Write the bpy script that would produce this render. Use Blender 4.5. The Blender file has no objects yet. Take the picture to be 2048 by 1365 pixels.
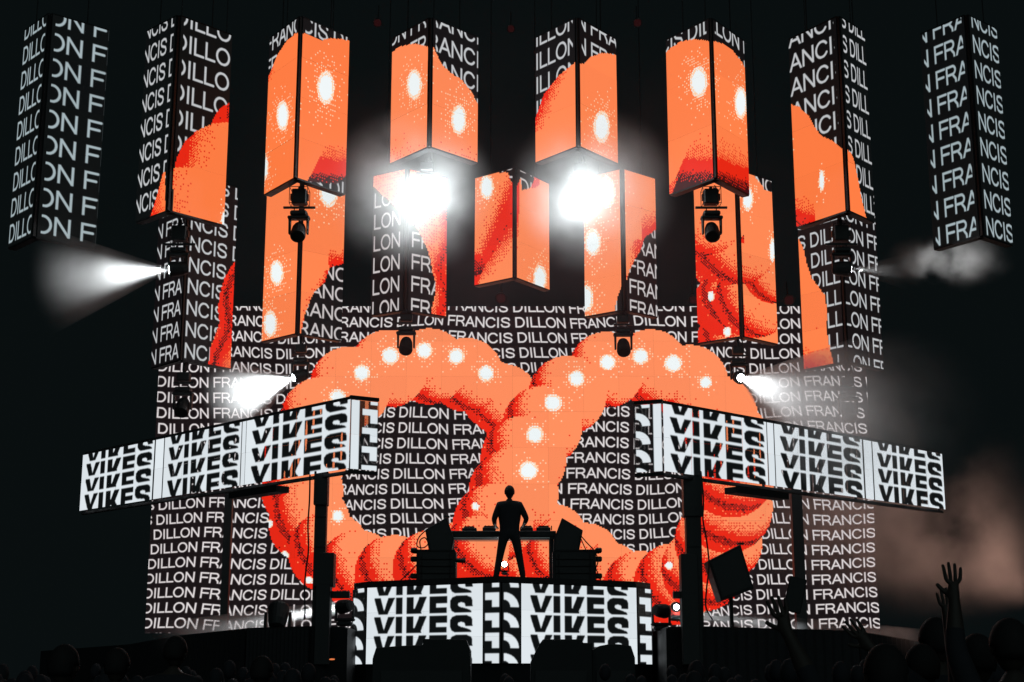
import bpy, bmesh, math, random
import numpy as np
from mathutils import Vector, Matrix, Euler

random.seed(7)
rng = np.random.default_rng(7)
S = bpy.context.scene
COL = S.collection

# ------------------------------------------------------------------ camera
F_PX, HOR, CZ = 3000.0, 1360.0, 1.5          # focal length in photo pixels, horizon row, eye height
PITCH = math.atan((HOR - 682.5) / F_PX)
CP, SP = math.cos(PITCH), math.sin(PITCH)
cam = bpy.data.cameras.new('camera')
cam.sensor_width = 36.0
cam.lens = 36.0 * F_PX / 2048.0
cam.clip_start = 0.1
cam.clip_end = 400.0
camo = bpy.data.objects.new('camera', cam)
camo.location = (0, 0, CZ)
camo.rotation_euler = (math.pi / 2 + PITCH, 0, 0)
COL.objects.link(camo)
S.camera = camo

# ------------------------------------------------------------------ world, sun, exposure
w = bpy.data.worlds.new("World")
S.world = w
w.use_nodes = True
bg = w.node_tree.nodes['Background']
bg.inputs[0].default_value = (0.0028, 0.0045, 0.0048, 1)
bg.inputs[1].default_value = 1.0
sun = bpy.data.lights.new('night_fill', 'SUN')
sun.energy = 0.28
sun.angle = math.radians(70)
sun.color = (0.72, 1.0, 1.0)
suno = bpy.data.objects.new('night_fill', sun)
suno.rotation_euler = (math.radians(62), 0, math.radians(8))
COL.objects.link(suno)
S.view_settings.view_transform = 'Standard'
S.view_settings.look = 'None'
S.view_settings.exposure = 0
S.view_settings.gamma = 1
S.view_settings.use_curve_mapping = False
S.render.engine = 'CYCLES'
S.cycles.max_bounces = 5
S.cycles.diffuse_bounces = 2
S.cycles.glossy_bounces = 2
S.cycles.volume_bounces = 0
S.cycles.transparent_max_bounces = 16
S.cycles.volume_step_rate = 1.0
S.cycles.volume_max_steps = 96
S.cycles.sample_clamp_indirect = 2.0
S.cycles.use_denoising = True

# ------------------------------------------------------------------ geometry of the view (survey of the place)
def ray(x, y):
    a = (x - 1024) / F_PX
    b = -(y - 682.5) / F_PX
    return Vector((a, CP - b * SP, SP + b * CP))

def PY(x, y, Y):
    r = ray(x, y)
    return Vector((0, 0, CZ)) + r * (Y / r.y)

def PZ(x, y, z):
    r = ray(x, y)
    return Vector((0, 0, CZ)) + r * ((z - CZ) / r.z)

def project(P):
    dx = P[..., 0]; dy = P[..., 1]; dz = P[..., 2] - CZ
    c = dy * CP + dz * SP
    v = -dy * SP + dz * CP
    return 1024 + F_PX * dx / c, 682.5 - F_PX * v / c

def px_m(Y):                      # metres per photo pixel at depth Y
    return Y / F_PX * 1.0

# ------------------------------------------------------------------ helpers
def tag(o, label=None, cat=None, group=None, kind=None):
    if label: o['label'] = label
    if cat: o['category'] = cat
    if group: o['group'] = group
    if kind: o['kind'] = kind
    return o

def empty(name, loc=(0, 0, 0), label=None, cat=None, group=None):
    o = bpy.data.objects.new(name, None)
    o.empty_display_size = 0.2
    o.location = loc
    COL.objects.link(o)
    return tag(o, label, cat, group)

def mesh_obj(name, me, m, parent=None):
    """link a mesh whose vertices are in world space"""
    if m is not None and not me.materials:
        me.materials.append(m)
    o = bpy.data.objects.new(name, me)
    COL.objects.link(o)
    if parent is not None:
        o.parent = parent
        off = Vector((0, 0, 0))
        p = parent
        while p is not None:
            off += Vector(p.location)
            p = p.parent
        o.location = -off
    return o

class MB:
    """collects simple solids in a bmesh"""
    def __init__(s): s.bm = bmesh.new()
    def hexa(s, p):
        v = [s.bm.verts.new(q) for q in p]
        for f in ((0, 3, 2, 1), (4, 5, 6, 7), (0, 1, 5, 4), (1, 2, 6, 5), (2, 3, 7, 6), (3, 0, 4, 7)):
            s.bm.faces.new([v[i] for i in f])
        return s
    def box(s, c, d, rot=None):
        c = Vector(c); hx, hy, hz = d[0] / 2, d[1] / 2, d[2] / 2
        pts = [(-hx, -hy, -hz), (hx, -hy, -hz), (hx, hy, -hz), (-hx, hy, -hz), (-hx, -hy, hz), (hx, -hy, hz), (hx, hy, hz), (-hx, hy, hz)]
        R = rot if rot is not None else Matrix.Identity(3)
        return s.hexa([c + R @ Vector(q) for q in pts])
    def prism(s, poly, axis):
        """poly: list of Vectors, extruded by the vector axis"""
        a = [s.bm.verts.new(q) for q in poly]
        b = [s.bm.verts.new(q + axis) for q in poly]
        n = len(poly)
        s.bm.faces.new(a); s.bm.faces.new(b[::-1])
        for i in range(n):
            s.bm.faces.new((a[i], b[i], b[(i + 1) % n], a[(i + 1) % n]))
        return s
    def tube(s, pts, r, n=6, cap=True):
        pts = [Vector(p) for p in pts]
        rings = []
        for i, p in enumerate(pts):
            t = (pts[min(i + 1, len(pts) - 1)] - pts[max(i - 1, 0)]).normalized()
            u = t.orthogonal().normalized() if abs(t.z) < .95 else Vector((1, 0, 0)).cross(t).normalized()
            if i: 
                u = (u0 - t * u0.dot(t)).normalized()
            u0 = u
            v = t.cross(u)
            rr = r[i] if isinstance(r, (list, tuple)) else r
            rings.append([s.bm.verts.new(p + (u * math.cos(k * 2 * math.pi / n) + v * math.sin(k * 2 * math.pi / n)) * rr) for k in range(n)])
        for a, b in zip(rings, rings[1:]):
            for k in range(n):
                s.bm.faces.new((a[k], a[(k + 1) % n], b[(k + 1) % n], b[k]))
        if cap:
            s.bm.faces.new(rings[0][::-1]); s.bm.faces.new(rings[-1])
        return s
    def disc(s, c, nrm, r, n=20):
        nrm = Vector(nrm).normalized(); u = nrm.orthogonal().normalized(); v = nrm.cross(u)
        s.bm.faces.new([s.bm.verts.new(Vector(c) + (u * math.cos(k * 2 * math.pi / n) + v * math.sin(k * 2 * math.pi / n)) * r) for k in range(n)])
        return s
    def ball(s, c, r, sc=(1, 1, 1), seg=12):
        ret = bmesh.ops.create_uvsphere(s.bm, u_segments=seg, v_segments=max(6, seg // 2), radius=r)
        for v in ret['verts']:
            v.co = Vector((v.co.x * sc[0], v.co.y * sc[1], v.co.z * sc[2])) + Vector(c)
        return s
    def lathe(s, prof, origin, axis, n=16):
        """prof: list of (distance along the axis, radius)"""
        ax = Vector(axis).normalized(); u = ax.orthogonal().normalized(); v = ax.cross(u)
        rings = []
        for d, r in prof:
            rings.append([s.bm.verts.new(Vector(origin) + ax * d + (u * math.cos(k * 2 * math.pi / n) + v * math.sin(k * 2 * math.pi / n)) * r) for k in range(n)])
        for a, b in zip(rings, rings[1:]):
            for k in range(n):
                s.bm.faces.new((a[k], a[(k + 1) % n], b[(k + 1) % n], b[k]))
        s.bm.faces.new(rings[0][::-1]); s.bm.faces.new(rings[-1])
        return s
    def make(s, name, m, parent=None, bevel=0, smooth=False, recalc=True):
        if recalc: bmesh.ops.recalc_face_normals(s.bm, faces=s.bm.faces)
        if bevel:
            bmesh.ops.bevel(s.bm, geom=[e for e in s.bm.edges if len(e.link_faces) == 2 and e.calc_face_angle(0) > .6], offset=bevel, segments=1, affect='EDGES')
        me = bpy.data.meshes.new(name)
        s.bm.to_mesh(me); s.bm.free()
        if smooth:
            for p in me.polygons: p.use_smooth = True
        return mesh_obj(name, me, m, parent)

# ------------------------------------------------------------------ materials
def mat(name, col, rough=.6, metal=0, noise=.35, scale=6):
    m = bpy.data.materials.new(name)
    m.use_nodes = True
    nt = m.node_tree
    b = nt.nodes['Principled BSDF']
    tc = nt.nodes.new('ShaderNodeTexCoord')
    n = nt.nodes.new('ShaderNodeTexNoise'); n.inputs['Scale'].default_value = scale; n.inputs['Detail'].default_value = 5
    r = nt.nodes.new('ShaderNodeMapRange')
    r.inputs['To Min'].default_value = 1 - noise; r.inputs['To Max'].default_value = 1 + noise
    mx = nt.nodes.new('ShaderNodeVectorMath'); mx.operation = 'SCALE'
    mx.inputs[0].default_value = col
    nt.links.new(tc.outputs['Object'], n.inputs['Vector'])
    nt.links.new(n.outputs['Fac'], r.inputs['Value'])
    nt.links.new(r.outputs[0], mx.inputs['Scale'])
    nt.links.new(mx.outputs[0], b.inputs['Base Color'])
    r2 = nt.nodes.new('ShaderNodeMapRange'); r2.inputs['To Min'].default_value = max(.05, rough - .15); r2.inputs['To Max'].default_value = min(1, rough + .15)
    nt.links.new(n.outputs['Fac'], r2.inputs['Value'])
    nt.links.new(r2.outputs[0], b.inputs['Roughness'])
    b.inputs['Metallic'].default_value = metal
    b.inputs['Specular IOR Level'].default_value = .25
    return m

M = dict(
    cabinet=mat('black_cabinet', (.014, .015, .016), .65),
    steel=mat('black_steel', (.016, .016, .017), .5, 0, .3, 12),
    plastic=mat('black_plastic', (.015, .015, .016), .55, 0, .25, 20),
    cloth=mat('black_cloth', (.018, .018, .02), .95, 0, .4, 9),
    skin=mat('skin', (.032, .024, .020), .6, 0, .1, 15),
    shirt=mat('dark_shirt', (.016, .016, .02), .9, 0, .3, 9),
    trousers=mat('dark_trousers', (.02, .02, .024), .9, 0, .3, 9),
    hair=mat('dark_hair', (.012, .010, .010), .8, 0, .4, 30),
    deck=mat('stage_deck_black', (.016, .016, .017), .6, 0, .4, 2),
    ground=mat('trodden_ground', (.05, .045, .04), .9, 0, .5, 1.5),
    alu=mat('brushed_aluminium', (.5, .5, .5), .35, .9, .15, 30),
    glass=mat('dark_lens', (.02, .02, .02), .12, 0, .1, 5),
)

def emit(name, col, strength, sampling='NONE'):
    m = bpy.data.materials.new(name); m.use_nodes = True
    nt = m.node_tree; nt.nodes.clear()
    e = nt.nodes.new('ShaderNodeEmission'); e.inputs[0].default_value = (*col, 1); e.inputs[1].default_value = strength
    o = nt.nodes.new('ShaderNodeOutputMaterial'); nt.links.new(e.outputs[0], o.inputs[0])
    m.cycles.emission_sampling = sampling
    return m

def screen_mat(name, arr, see_through=None):
    """arr: h x w x 3, display colours 0..1, row 0 at the top"""
    h, w_ = arr.shape[:2]
    a = np.ones((h, w_, 4), np.float32)
    a[..., :3] = np.clip(arr, 0, 1)
    if see_through is not None: a[..., 3] = see_through
    im = bpy.data.images.new(name, w_, h, alpha=True)
    im.alpha_mode = 'CHANNEL_PACKED'
    im.pixels.foreach_set(a[::-1].ravel())
    im.update(); im.pack()
    m = bpy.data.materials.new(name); m.use_nodes = True
    nt = m.node_tree
    b = nt.nodes['Principled BSDF']
    b.inputs['Base Color'].default_value = (.014, .014, .015, 1)
    b.inputs['Roughness'].default_value = .6
    b.inputs['Specular IOR Level'].default_value = .15
    t = nt.nodes.new('ShaderNodeTexImage'); t.image = im; t.extension = 'EXTEND'; t.interpolation = 'Linear'
    nt.links.new(t.outputs['Color'], b.inputs['Emission Color'])
    b.inputs['Emission Strength'].default_value = 1.13
    if see_through is not None:
        nt.links.new(t.outputs['Alpha'], b.inputs['Alpha'])
    m.cycles.emission_sampling = 'NONE'
    return m

# ------------------------------------------------------------------ lettering (single-stroke sans serif as distance fields)
def earc(cx, cy, rx, ry, a0, a1, n=14):
    return [(cx + rx * math.cos(math.radians(a)), cy + ry * math.sin(math.radians(a))) for a in np.linspace(a0, a1, n)]
T_, B_ = .07, .93
GLYPH = {
    'I': (.386, [[(.19, 0), (.19, 1)]]),
    'L': (.77, [[(.14, 0), (.14, 1)], [(.14, B_), (.72, B_)]]),
    'D': (1.0, [[(.14, 0), (.14, 1)], [(.14, T_), (.45, T_)] + earc(.45, .5, .42, .43, -90, 90) + [(.14, B_)]]),
    'O': (1.08, [earc(.54, .5, .43, .44, 0, 360, 22)]),
    'N': (1.0, [[(.14, 0), (.14, 1)], [(.14, .05), (.86, .95)], [(.86, 0), (.86, 1)]]),
    'F': (.85, [[(.14, 0), (.14, 1)], [(.14, T_), (.80, T_)], [(.14, .49), (.72, .49)]]),
    'R': (1.0, [[(.14, 0), (.14, 1)], [(.14, T_), (.6, T_)] + earc(.6, .29, .24, .22, -90, 90, 9) + [(.14, .51)], [(.6, .52), (.84, .8), (.86, 1)]]),
    'A': (.93, [[(.05, 1), (.465, .04), (.88, 1)], [(.2, .66), (.73, .66)]]),
    'C': (1.0, [earc(.53, .5, .42, .44, 35, 325, 18)]),
    'S': (.93, [[(.82, .27), (.74, .13), (.47, .065), (.2, .13), (.14, .28), (.24, .42), (.47, .49), (.73, .57), (.82, .72), (.74, .87), (.47, .935), (.2, .87), (.11, .71)]]),
    ' ': (.386, []),
}
GR = 40
_gc = {}
def glyph_sdf(ch):
    if ch in _gc: return _gc[ch]
    adv, strokes = GLYPH[ch]
    wN = int(round(adv * GR))
    yy, xx = np.mgrid[0:GR + 16, 0:wN + 16]
    X = (xx - 7.5) / GR; Y = (yy - 7.5) / GR
    d = np.full(X.shape, 9.0)
    for st in strokes:
        for (ax, ay), (bx, by) in zip(st, st[1:]):
            vx, vy = bx - ax, by - ay
            L = vx * vx + vy * vy + 1e-9
            t = np.clip(((X - ax) * vx + (Y - ay) * vy) / L, 0, 1)
            d = np.minimum(d, np.hypot(X - ax - t * vx, Y - ay - t * vy))
    d = np.maximum(d - .076, np.maximum(-Y, Y - 1))        # flat stroke ends at cap and base line
    _gc[ch] = (adv, d)
    return _gc[ch]
def string_sdf(s):
    tot = sum(GLYPH[c][0] for c in s)
    W_ = int(round(tot * GR)) + 2
    out = np.full((GR + 16, W_ + 16), 9.0)
    x = 0
    for c in s:
        adv, d = glyph_sdf(c)
        i = int(round(x * GR))
        w_ = min(d.shape[1], out.shape[1] - i)
        out[:, i:i + w_] = np.minimum(out[:, i:i + w_], d[:, :w_])
        x += adv
    return out, tot
def sample(img, X, Y):
    """X in cap units from the string start, Y 0 cap top .. 1 base line -> sdf"""
    fx = X * GR + 7.5; fy = Y * GR + 7.5
    ok = (fx >= 0) & (fy >= 0) & (fx < img.shape[1] - 1.01) & (fy < img.shape[0] - 1.01)
    fx = np.clip(fx, 0, img.shape[1] - 1.01); fy = np.clip(fy, 0, img.shape[0] - 1.01)
    x0 = fx.astype(int); y0 = fy.astype(int); a = fx - x0; b = fy - y0
    v = (img[y0, x0] * (1 - a) + img[y0, x0 + 1] * a) * (1 - b) + (img[y0 + 1, x0] * (1 - a) + img[y0 + 1, x0 + 1] * a) * b
    return np.where(ok, v, 9.0)

# ------------------------------------------------------------------ the artwork that plays over all the screens (survey pixels)
PAL = np.array([(62, 8, 12), (232, 36, 14), (255, 124, 66), (255, 196, 150), (238, 245, 246)], float) / 255
BAY = np.array([[0, 8, 2, 10], [12, 4, 14, 6], [3, 11, 1, 9], [15, 7, 13, 5]]) / 16.0 + 1 / 32
LIGHT = (.68, -.50, .54)
TX = [-.45, -.32, -.20, -.06, .04, .14, .30, .50, .68, .85]
TV = [.95, 1.2, .62, .42, .95, 1.25, 1.66, 1.90, 1.96, 2.0]
# discs drawn in order (x, y, r); each lobe lies over the one before
def P_(l): return l
LD = (.34, -.72, .52)
TUBE = [(1005, 800, 72), (1040, 880, 68), (1050, 985, 60), (1108, 1072, 64),
        (990, 792, 68, .1), (932, 750, 74, .1), (858, 733, 76, .15), (776, 738, 78, .28), (700, 775, 82, .32), (644, 838, 84, .3), (612, 910, 84, .12),
        (604, 980, 82, .05), (618, 1046, 82), (658, 1104, 82), (716, 1140, 80), (788, 1150, 80), (862, 1138, 78), (930, 1118, 78),
        (1045, 1128, 66), (1110, 1118, 68), (1172, 1112, 66), (1218, 1150, 66), (1280, 1178, 76), (1348, 1168, 82), (1405, 1138, 84, .10, LD), (1436, 1082, 88, .10, LD), (1454, 1016, 90, .10, LD), (1460, 945, 90, .10, LD), (1456, 885, 84, .12, LD),
        (1432, 832, 82, .2), (1378, 768, 78, .22), (1300, 735, 76, .22), (1212, 740, 76, .2), (1134, 790, 78, .10), (1084, 852, 80, .0), (1046, 918, 86, -.04), (1026, 986, 90, -.04), (985, 1048, 80, -.12), (952, 1098, 66, -.15)]
WALL_DOTS = [(723, 746, 12), (675, 795, 12), (780, 712, 13), (848, 701, 12), (912, 713, 12), (971, 747, 12), (1056, 941, 14), (1069, 869, 13),
             (1105, 806, 13), (1152, 757, 12), (1214, 725, 12), (1280, 713, 12), (1345, 727, 13), (1410, 765, 9), (527, 980, 5), (538, 1048, 6), (570, 1110, 6),
             (618, 1160, 6), (1337, 1131, 6), (1283, 1172, 6), (950, 1013, 6), (675, 1032, 9), (925, 855, 4)]

def disc_pos(X, Y, d, pos, mask):
    cx, cy, r = d[:3]
    nx = (X - cx) / r; ny = (Y - cy) / r
    q = nx * nx + ny * ny
    ins = q < 1
    lt = d[4] if len(d) > 4 else LIGHT
    t = nx * lt[0] + ny * lt[1] + np.sqrt(np.clip(1 - q, 0, 1)) * lt[2]
    p = np.interp(t + (d[3] if len(d) > 3 else 0), TX, TV)
    pos[ins] = p[ins]; mask |= ins

def inpoly(X, Y, poly):
    ins = np.zeros(X.shape, bool)
    n = len(poly)
    for i in range(n):
        x0, y0 = poly[i]; x1, y1 = poly[(i + 1) % n]
        if y0 == y1: continue
        c = ((Y >= min(y0, y1)) & (Y < max(y0, y1))) & (X < x0 + (Y - y0) * (x1 - x0) / (y1 - y0))
        ins ^= c
    return ins

def paint(X, Y, layers, dots, cell, warm=0.0):
    """-> rgb, mask.  X, Y: survey coordinates of each LED; cell: dither cell in LEDs"""
    h, w_ = X.shape
    # dither cells: sample the artwork at the cell centres
    ci = (np.arange(h) // cell) * cell + cell // 2; cj = (np.arange(w_) // cell) * cell + cell // 2
    ci = np.clip(ci, 0, h - 1); cj = np.clip(cj, 0, w_ - 1)
    Xc = X[::cell, ::cell]; Yc = Y[::cell, ::cell]
    pos = np.zeros(Xc.shape); mask = np.zeros(Xc.shape, bool)
    for L in layers:
        if L[0] == 'disc': disc_pos(Xc, Yc, L[1:], pos, mask)
        elif L[0] == 'cut':
            ins = inpoly(Xc, Yc, L[1]); mask &= ~ins
        else:
            ins = inpoly(Xc, Yc, L[1]); p = L[2](Xc, Yc) if callable(L[2]) else np.full(Xc.shape, float(L[2]))
            pos[ins] = p[ins]; mask |= ins
    hh, ww = Xc.shape
    d = np.tile(BAY, (hh // 4 + 1, ww // 4 + 1))[:hh, :ww] * .72 + rng.random((hh, ww)) * .28
    spark = np.zeros(Xc.shape)
    for D in dots:
        cx, cy, rx = D[:3]; ry = D[3] if len(D) > 3 else rx
        q = np.hypot((Xc - cx) / rx, (Yc - cy) / ry)
        pos = np.where(q < 1.0, 4.2, pos)
        pos = np.where((q >= 1.0) & (q < 1.35), 3.35, pos)
        spark = np.maximum(spark, np.where((q >= 1.3) & (q < 4.2), .24 * (4.2 - q) / 2.9, 0))
    pos = np.where((pos > 1.9) & (pos < 2.6), pos + spark, pos)
    lev = np.clip(np.floor(pos + d), 0, 4).astype(int)
    pal = PAL.copy()
    pal[2] = pal[2] * (1 - warm) + np.array((255, 158, 118)) / 255 * warm
    pal[3] = pal[3] * .8 + .2
    rgb = pal[lev]
    up = lambda a: np.repeat(np.repeat(a, cell, 0), cell, 1)[:h, :w_]
    return up(rgb), up(mask)

# layers per box of screens
def grad(y0, y1, a=2.0, b=.4, x0=None, x1=None):
    def f(X, Y):
        g = a + (b - a) * np.clip((Y - y0) / (y1 - y0), 0, 1)
        if x0 is not None: g = np.where(X > x0, g, 2.0)
        if x1 is not None: g = np.where(X < x1, g, 2.0)
        return g
    return f
def leftdark(x0, x1, b=.9):
    return lambda X, Y: np.interp(X, [x0, x1], [b, 2.0])

ART = {
 'A2': ([('disc', 478, 262, 60, -.55), ('poly', [(342, 470), (343, 345), (350, 315), (365, 285), (390, 262), (420, 248), (470, 243), (470, 480)], lambda X, Y: np.where(Y > 335, np.interp(X, [342, 400], [1.72, 2]), np.interp((X - 343) + (Y - 300) * .25, [-10, 25, 50, 90], [.9, 1.05, 1.7, 2.0]))),
         ('poly', [(304, 434), (318, 390), (330, 345), (334, 345), (334, 440)], leftdark(304, 336, 1.0))], [(446, 440, 5, 14)]),
 'A3': ([('poly', [(500, 200), (530, 163), (543, 150), (556, 115), (575, 85), (594, 68), (609, 67), (625, 76), (640, 81), (655, 77), (680, 78), (720, 90), (720, 345), (692, 352), (668, 368), (640, 366), (618, 363), (612, 362), (500, 420)],
         lambda X, Y: np.where((X > 612 + (362 - Y) * .5) & (Y > 270), np.interp(Y + (X - 650) * -.1, [275, 310, 325, 345, 352, 366], [1.95, 1.6, 1.0, .95, .4, .1]), np.where((X < 552) & (Y < 185), np.interp(X - (185 - Y) * .35, [520, 540], [1.0, 2.0]), 2.0)))],
        [(648, 176, 13, 25), (569, 232, 9, 22), (531, 335, 7, 20)]),
 'A4': ([('poly', [(770, 122), (781, 112), (800, 95), (830, 88), (852, 92), (864, 96), (880, 130), (900, 148), (920, 160), (940, 185), (956, 216), (970, 216), (970, 345), (770, 345)],
         lambda X, Y: np.interp(Y, [255, 330], [2.0, 1.72]) * np.where(X < 862, 1, 1.02))], [(832, 170, 11, 22), (914, 240, 11, 22)]),
 'A5': ([('poly', [(1060, 262), (1071, 245), (1090, 190), (1120, 152), (1152, 126), (1163, 128), (1175, 115), (1200, 106), (1220, 108), (1250, 120), (1250, 345), (1060, 345)],
         lambda X, Y: np.where(Y < 264, np.interp(X - (250 - Y) * .42, [1066, 1078, 1100], [.95, 1.5, 2.0]), 2.0))], [(1199, 254, 12, 24)]),
 'A6': ([('poly', [(1330, 110), (1345, 95), (1365, 84), (1390, 79), (1425, 83), (1439, 87), (1460, 100), (1480, 125), (1492, 150), (1510, 172), (1510, 410), (1330, 410)],
         lambda X, Y: np.where((X > 1378 - (Y - 300) * .42) & (Y > 265), np.interp(Y - np.maximum(X - 1440, 0) * .35, [270, 312, 325, 340, 350, 372], [1.95, 1.6, 1.0, .95, .45, .0]), 2.0)),
         ('poly', [(1330, 400), (1340, 372), (1360, 352), (1352, 374), (1344, 400)], 1.4)],
        [(1400, 165, 13, 23), (1477, 206, 9, 24)]),
 'A7': ([('poly', [(1570, 206), (1580, 208), (1600, 214), (1620, 232), (1632, 255), (1645, 272), (1670, 283), (1690, 300), (1696, 305), (1703, 320), (1712, 360), (1718, 395), (1728, 435), (1728, 460), (1570, 470)],
         lambda X, Y: np.where((X < 1632) & (Y > 375), np.interp(Y + (1600 - X) * .3, [385, 415, 430, 450], [1.95, 1.6, 1.0, .7]), 2.0))], [(1646, 362, 4, 16), (1584, 290, 3, 14)]),
 'B1': ([('poly', [(480, 515), (470, 520), (460, 532), (446, 556), (436, 590), (433, 620), (436, 645), (428, 668), (418, 695), (413, 735), (480, 760)],
         lambda X, Y: np.interp(np.abs((X - 452) + (Y - 620) * .18 + 8 * np.sin(Y / 22)), [0, 7, 14, 26], [.35, .75, 1.05, 1.55]))], []),
 'B2': ([('poly', [(515, 320), (700, 320), (700, 525), (686, 527), (657, 535), (647, 565), (625, 584), (614, 610), (606, 632), (601, 656), (598, 700), (515, 710)],
         lambda X, Y: np.where((Y > 500) & (X > 655), np.interp(Y, [505, 530], [1.7, .9]), np.where((X > 600) & (Y > 540), np.interp(X + (Y - 600) * .45, [595, 618, 632], [2.0, 1.8, 1.1]), 2.0)))],
        [(655, 385, 14, 22), (556, 546, 10, 19), (543, 648, 10, 20)]),
 'B3': ([('poly', [(735, 360), (760, 340), (900, 340), (900, 650), (858, 636), (861, 615), (866, 595), (869, 570), (862, 545), (858, 520), (850, 495), (838, 470), (820, 440), (760, 385)],
         lambda X, Y: np.interp(np.abs((X - 885) + (Y - 540) * .08 + 7 * np.sin(Y / 20)), [0, 6, 12, 22], [.6, 1.0, 1.4, 1.75]))], []),
 'B4': ([('poly', [(940, 350), (1018, 345), (1022, 360), (1030, 372), (1045, 340), (1110, 340), (1110, 600), (940, 600)],
         lambda X, Y: np.where(X < 1035, np.interp((X - 1022) + (Y - 395) * .42, [-40, -22, -6, 8], [2.0, 1.8, 1.2, .9]), 2.0)),
         ('poly', [(1056, 342), (1078, 348), (1074, 372), (1060, 378)], 1.1), ('cut', [(1036, 335), (1062, 340), (1064, 360), (1056, 378), (1040, 380)]),
         ('poly', [(940, 500), (962, 505), (975, 520), (968, 545), (940, 560)], lambda X, Y: np.interp(Y, [500, 515, 530, 550], [1.5, 1.0, .5, .2])),
         ('poly', [(1112, 378), (1060, 376), (1040, 380), (1032, 445), (1010, 470), (985, 510), (965, 545), (950, 590), (1112, 600)], lambda X, Y: np.where(X < 1034, np.interp((X - 955) + (Y - 560) * .75, [-5, 12, 35], [1.3, 1.7, 2.0]), 2.0))],
        [(975, 375, 10, 18), (1076, 557, 10, 20), (1104, 470, 3, 14)]),
 'B5': ([('poly', [(1160, 350), (1330, 330), (1330, 442), (1316, 452), (1300, 466), (1286, 475), (1278, 500), (1266, 520), (1256, 540), (1250, 560), (1240, 585), (1232, 612), (1228, 640), (1160, 650)],
         lambda X, Y: np.where((X > 1280) & (Y > 415), np.interp(Y + (X - 1300) * .3, [420, 450, 462], [1.9, 1.3, .9]), np.where((X > 1250) & (Y > 480), np.interp(X, [1256, 1272], [1.9, 1.2]), 2.0)))],
        [(1187, 485, 12, 20), (1172, 598, 12, 20), (1215, 385, 13, 24)]),
 'B6': ([('poly', [(1390, 340), (1500, 340), (1508, 356), (1522, 372), (1530, 400), (1548, 442), (1570, 480), (1570, 700), (1446, 690), (1440, 655), (1434, 635), (1425, 603), (1408, 580), (1390, 548)], 1.2),
         ('disc', 1455, 680, 60, -.1), ('disc', 1448, 610, 62, -.25), ('disc', 1512, 690, 60, .25), ('disc', 1505, 600, 76, .12), ('disc', 1545, 545, 62, .25), ('disc', 1465, 470, 100, .15), ('disc', 1520, 440, 60, .3), ('disc', 1395, 402, 112, .2),
         ('poly', [(1484, 340), (1500, 340), (1508, 356), (1522, 372), (1530, 400), (1548, 442), (1548, 480), (1530, 520), (1484, 500)], 2.0)],
        [(1492, 398, 8, 18), (1541, 500, 4, 18), (1423, 593, 5, 8), (1456, 665, 6, 8)]),
 'B7': ([('poly', [(1590, 470), (1599, 478), (1608, 495), (1616, 530), (1626, 558), (1640, 575), (1652, 592), (1656, 625), (1655, 660), (1660, 690), (1670, 730), (1670, 760), (1590, 760)],
         lambda X, Y: np.where(Y > 690, np.interp(Y + (1620 - X) * .3, [695, 722, 738], [1.9, 1.4, .8]), 1.97))], []),
}

# ------------------------------------------------------------------ led panels
def quad_pts(O, U, V, u, v):
    return O + U * u + V * v

def make_screen(name, parent, O, U, V, N, texel, colour_fn, nu, nv, see=False, thick=.05, part='led_panel', gap=.0015, back=None):
    """a screen face with top-left corner O, U to the right, V down, N outward; laid from nu x nv separate LED panels"""
    W, H = U.length, V.length
    tw, th = max(8, int(W / texel)), max(8, int(H / texel))
    uu = (np.arange(tw) + .5) / tw; vv = (np.arange(th) + .5) / th
    UU, VV = np.meshgrid(uu, vv)
    P = np.array(O)[None, None] + UU[..., None] * np.array(U) + VV[..., None] * np.array(V)
    X, Y = project(P)
    res = colour_fn(UU, VV, X, Y)
    st = None
    if see: res, st = res
    # LED structure: faint vertical columns of diodes
    res = res * (1 - .10 * (np.arange(tw) % 2))[None, :, None]
    # each LED module has its own slight brightness
    jt = 1 + rng.uniform(-.025, .015, (nv, nu)); ti = np.minimum((vv * nv).astype(int), nv - 1); tj = np.minimum((uu * nu).astype(int), nu - 1)
    res = res * jt[ti][:, tj][..., None]
    m = screen_mat(name, res, st)
    un, vn = U.normalized(), V.normalized()
    g = gap / 2
    for j in range(nv):
        for i in range(nu):
            u0, u1 = i / nu, (i + 1) / nu; v0, v1 = j / nv, (j + 1) / nv
            jit = random.uniform(-.002, .002)
            c = [O + U * u0 + V * v0 + un * g + vn * g, O + U * u1 + V * v0 - un * g + vn * g, O + U * u1 + V * v1 - un * g - vn * g, O + U * u0 + V * v1 + un * g - vn * g]
            f = [p + N * (thick + jit) for p in c]
            me = bpy.data.meshes.new(part)
            vs = [tuple(p) for p in f] + [tuple(p + N * .004) for p in c]
            faces = [(0, 3, 2, 1), (4, 5, 6, 7), (0, 1, 5, 4), (1, 2, 6, 5), (2, 3, 7, 6), (3, 0, 4, 7)]
            me.from_pydata(vs, [], faces)
            uvl = me.uv_layers.new(name='UVMap')
            uvc = [(u0, 1 - v0), (u1, 1 - v0), (u1, 1 - v1), (u0, 1 - v1)]
            k = 0
            for fi, fc in enumerate(faces):
                for vi in fc:
                    uvl.data[k].uv = uvc[vi % 4]; k += 1
            me.materials.append(m)
            me.materials.append(back or M['cabinet'])
            for fi, p in enumerate(me.polygons): p.material_index = 0 if fi == 0 else 1
            mesh_obj(part, me, None, parent)
    return m

def text_mask(img, tot, X, Y, soft):
    return np.clip(.5 - sample(img, X, Y) / soft, 0, 1)

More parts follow.
